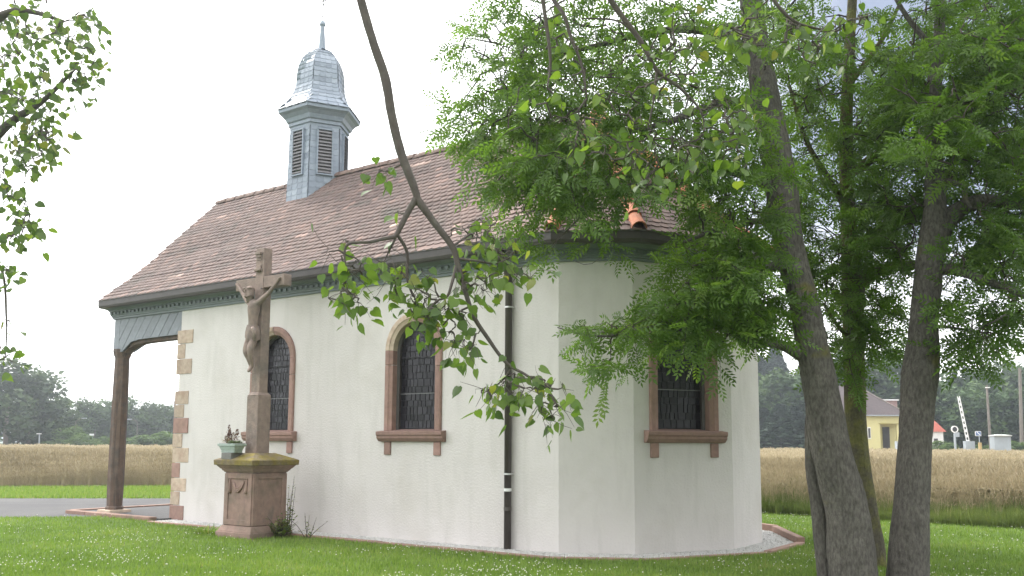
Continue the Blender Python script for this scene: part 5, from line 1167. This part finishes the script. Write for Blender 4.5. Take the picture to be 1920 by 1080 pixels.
b = MB(); b.add([(-w2 - .2, -.3, zz - .1), (w2 + .3, -.3, zz - .1), (w2 + .3, 4.3, zz - .1), (-w2 - .2, 4.3, zz - .1), (-w2 + .2, 2, zt), (w2 - .4, 2, zt)], [(0, 1, 5, 4), (1, 2, 5), (2, 3, 4, 5), (3, 0, 4), (3, 2, 1, 0)]); b.build('roof', REDROOF, rh)
b = MB(); b.box((.1, -.02, zz * .62), (.5, .08, .7)); b.build('window', DARKW, rh)

def pole(label, px, y0, y1, Y, half, m, lean=0, arms=()):
    a = at(px, y1, Y); t_ = at(px + lean, y0, Y); t = empty('utility_pole', (a.x, Y, 0)); tag(t, label, 'pole')
    b = MB(); r_ = half * Y / F_PX; b.tube([(0, 0, -.1), (t_.x - a.x, 0, t_.z)], [r_, r_ * .75], 8); b.build('shaft', m, t)
    for f in arms:
        b = MB(); b.box(((t_.x - a.x) * f, -r_, t_.z * f), (.5, .12, .1)); b.build('insulator_arm', WHITE, t)
    return t
pole('thin wooden pole between the raised barrier and the grey cabinet', 1857, 722, 832, 101, 2.6, POLEW, -7, (.965,))
pole('thick grey mast at the right picture edge above the cabinet', 1915, 690, 835, 108, 3.6, POLEW, -3)
pole('slim pole seen just left of the chapel corner', 328, 752, 828, 100, 2.2, POLEW, 0)
pole('short grey post before the left wood', 74, 812, 832, 98, 1.5, GREYP, 0, (.97,))
def street_lamp(label, px, py, pb, Y, dirn):
    a = at(px, pb, Y); h = at(px, py, Y).z; t = empty('street_lamp', (a.x, Y, 0)); tag(t, label, 'street lamp'); b = MB(); b.tube([(0, 0, 0), (0, 0, h * .92), (dirn * .3, 0, h * .99), (dirn * .9, 0, h * 1.01)], [.05, .04, .03, .03], 6); b.build('post', POLEW, t)
    b = MB(); b.box((dirn * .95, 0, h * 1.012), (.55, .2, .10)); b.build('lamp_head', GREYP, t)
street_lamp('street lamp curving right above the largest left bush', 140, 785, 828, 104, 1); street_lamp('street lamp curving left before the dark left wood', 113, 792, 828, 106, -1); street_lamp('street lamp right of the porch post', 256, 787, 828, 106, -1)
def sign_(label, px, py, wpx, hpx, Y, m_, base=834):
    a = at(px, py, Y); t = empty('road_sign', (a.x, Y, 0)); tag(t, label, 'sign'); w = wpx * Y / F_PX; h = hpx * Y / F_PX
    b = MB(); b.box((0, 0, a.z), (w, .06, h)); b.build('panel', m_, t); b = MB(); b.tube([(.2 * w, .06, 0), (.2 * w, .06, a.z)], .05, 6); b.build('post', GREYP, t); return t, w, h, a.z
sign_('small white place sign between the left bushes', 172, 815, 8, 3.5, 99, WHITE)
# level crossing
def barrier(label, x0, y0, x1, y1, Y, wpx):
    p, q = at(x1, y1, Y), at(x0, y0, Y); t = empty('level_crossing_barrier', (p.x, Y, 0)); tag(t, label, 'barrier', 'raised level crossing barriers')
    d = Vector((q.x - p.x, 0, q.z - p.z)); Lb = d.length; d.normalize(); n = Vector((d.z, 0, -d.x)); w = wpx * Y / F_PX; o = Vector((0, 0, p.z))
    for s_ in (-1, 1):
        b = MB(); b.tube([o + n * s_ * w * .5, o + d * Lb + n * s_ * w * .36], .05, 6); b.build('rail', WHITE, t)
    for i in range(9):
        f = (i + .2) / 9; c = o + d * Lb * f; b = MB(); ww = w * (.5 - .14 * f); b.add([c - n * ww + Vector((0, -.03, 0)), c + n * ww + Vector((0, -.03, 0)), c + n * ww + d * Lb * .058 + Vector((0, -.03, 0)), c - n * ww + d * Lb * .058 + Vector((0, -.03, 0)), c - n * ww + Vector((0, .03, 0)), c + n * ww + Vector((0, .03, 0)), c + n * ww + d * Lb * .058 + Vector((0, .03, 0)), c - n * ww + d * Lb * .058 + Vector((0, .03, 0))], BOXF); b.build('spacer', WHITE, t)
    b = MB(); b.box((.1, .1, p.z * .55), (1.0, .6, p.z * 1.1 + .2)); b.build('drive_housing', GREYP, t)
barrier('raised white barrier arm right of the round signal', 1797, 743, 1816, 832, 100, 5); barrier('raised white barrier arm half hidden beside the yellow house', 1693, 762, 1687, 832, 104, 2.2)
a = at(1790, 805, 99); sg = empty('crossing_signal', (a.x, 99, 0)); tag(sg, 'round black signal disc with white rim by the barrier', 'signal'); r_ = 6.5 * 99 / F_PX
b = MB(); n_ = 24; b.tube([(0, .10, a.z), (0, .0, a.z)], r_ * .74, n_); b.build('disc', BLACKP, sg)
b = MB(); vs = []; fs = []
for (rr, yy) in ((r_, .08), (r_, -.05), (r_ * .72, -.05), (r_ * .72, .08)): vs += [(rr * math.cos(2 * math.pi * i / n_), yy, a.z + rr * math.sin(2 * math.pi * i / n_)) for i in range(n_)]
for k_ in range(4): fs += [(k_ * n_ + i, k_ * n_ + (i + 1) % n_, ((k_ + 1) % 4) * n_ + (i + 1) % n_, ((k_ + 1) % 4) * n_ + i) for i in range(n_)]
b.add(vs, fs); b.build('rim', WHITE, sg)
b = MB(); b.tube([(0, .05, 0), (0, .05, a.z - r_)], .12, 8); b.box((.25, .1, a.z - r_ * 1.5), (.45, .3, .5)); b.build('post', GREYP, sg)
t, w, h, z_ = sign_('square blue and white sign with a diagonal bar beside the barrier', 1834, 813, 11, 9, 99, WHITE)
b = MB(); b.box((0, -.04, z_), (w * .84, .03, h * .8)); b.build('field', BLUEP, t)
b = MB(); b.add([(-w * .34, -.062, z_ + h * .36), (-w * .2, -.062, z_ + h * .38), (w * .36, -.062, z_ - h * .3), (w * .24, -.062, z_ - h * .38)], [(0, 3, 2, 1)]); b.build('diagonal_bar', WHITE, t)
b = MB(); b.box((.2 * w, .0, z_ * .42), (.28, .2, z_ * .5)); b.build('yellow_plate', mat('ochre_plate', (.5, .36, .16), .8, .1), t)
a = at(1881, 842, 98); cab = empty('signal_cabinet', (a.x, 98, 0)); tag(cab, 'grey metal equipment cabinet with flat lid at the field edge', 'cabinet'); w = 31 * 98 / F_PX; zt = at(1881, 818, 98).z
b = MB(); b.box((0, .5, zt / 2), (w, 1.0, zt)); b.build('body', GREYP, cab, bevel=.02)
b = MB(); b.box((0, .5, zt + .04), (w * 1.1, 1.15, .08)); b.frust((0, .5), w * .5, w * .2, zt + .08, zt + .2); b.build('lid', mat('cab_lid', (.5, .52, .5), .7, .1), cab)
for s_ in (-1, 1): b = MB(); b.box((s_ * w * .24, -.01, zt * .5), (w * .42, .03, zt * .8)); b.build('door', GREYP, cab)

# ------------------------------------------------------------------ haze in the air
b = MB(); b.box((0, 1300, 15.5), (5200, 3600, 33)); hz_o = b.build('haze', None); tag(hz_o, kind='stuff')
hm = bpy.data.materials.new('haze'); hm.use_nodes = True; nt = hm.node_tree; nt.nodes.clear()
pv = nt.nodes.new('ShaderNodeVolumePrincipled'); pv.inputs['Density'].default_value = 0.0012; pv.inputs['Color'].default_value = (0.86, 0.93, 1.0, 1); pv.inputs['Anisotropy'].default_value = 0.75
om = nt.nodes.new('ShaderNodeOutputMaterial'); nt.links.new(pv.outputs[0], om.inputs['Volume']); hz_o.data.materials.append(hm)
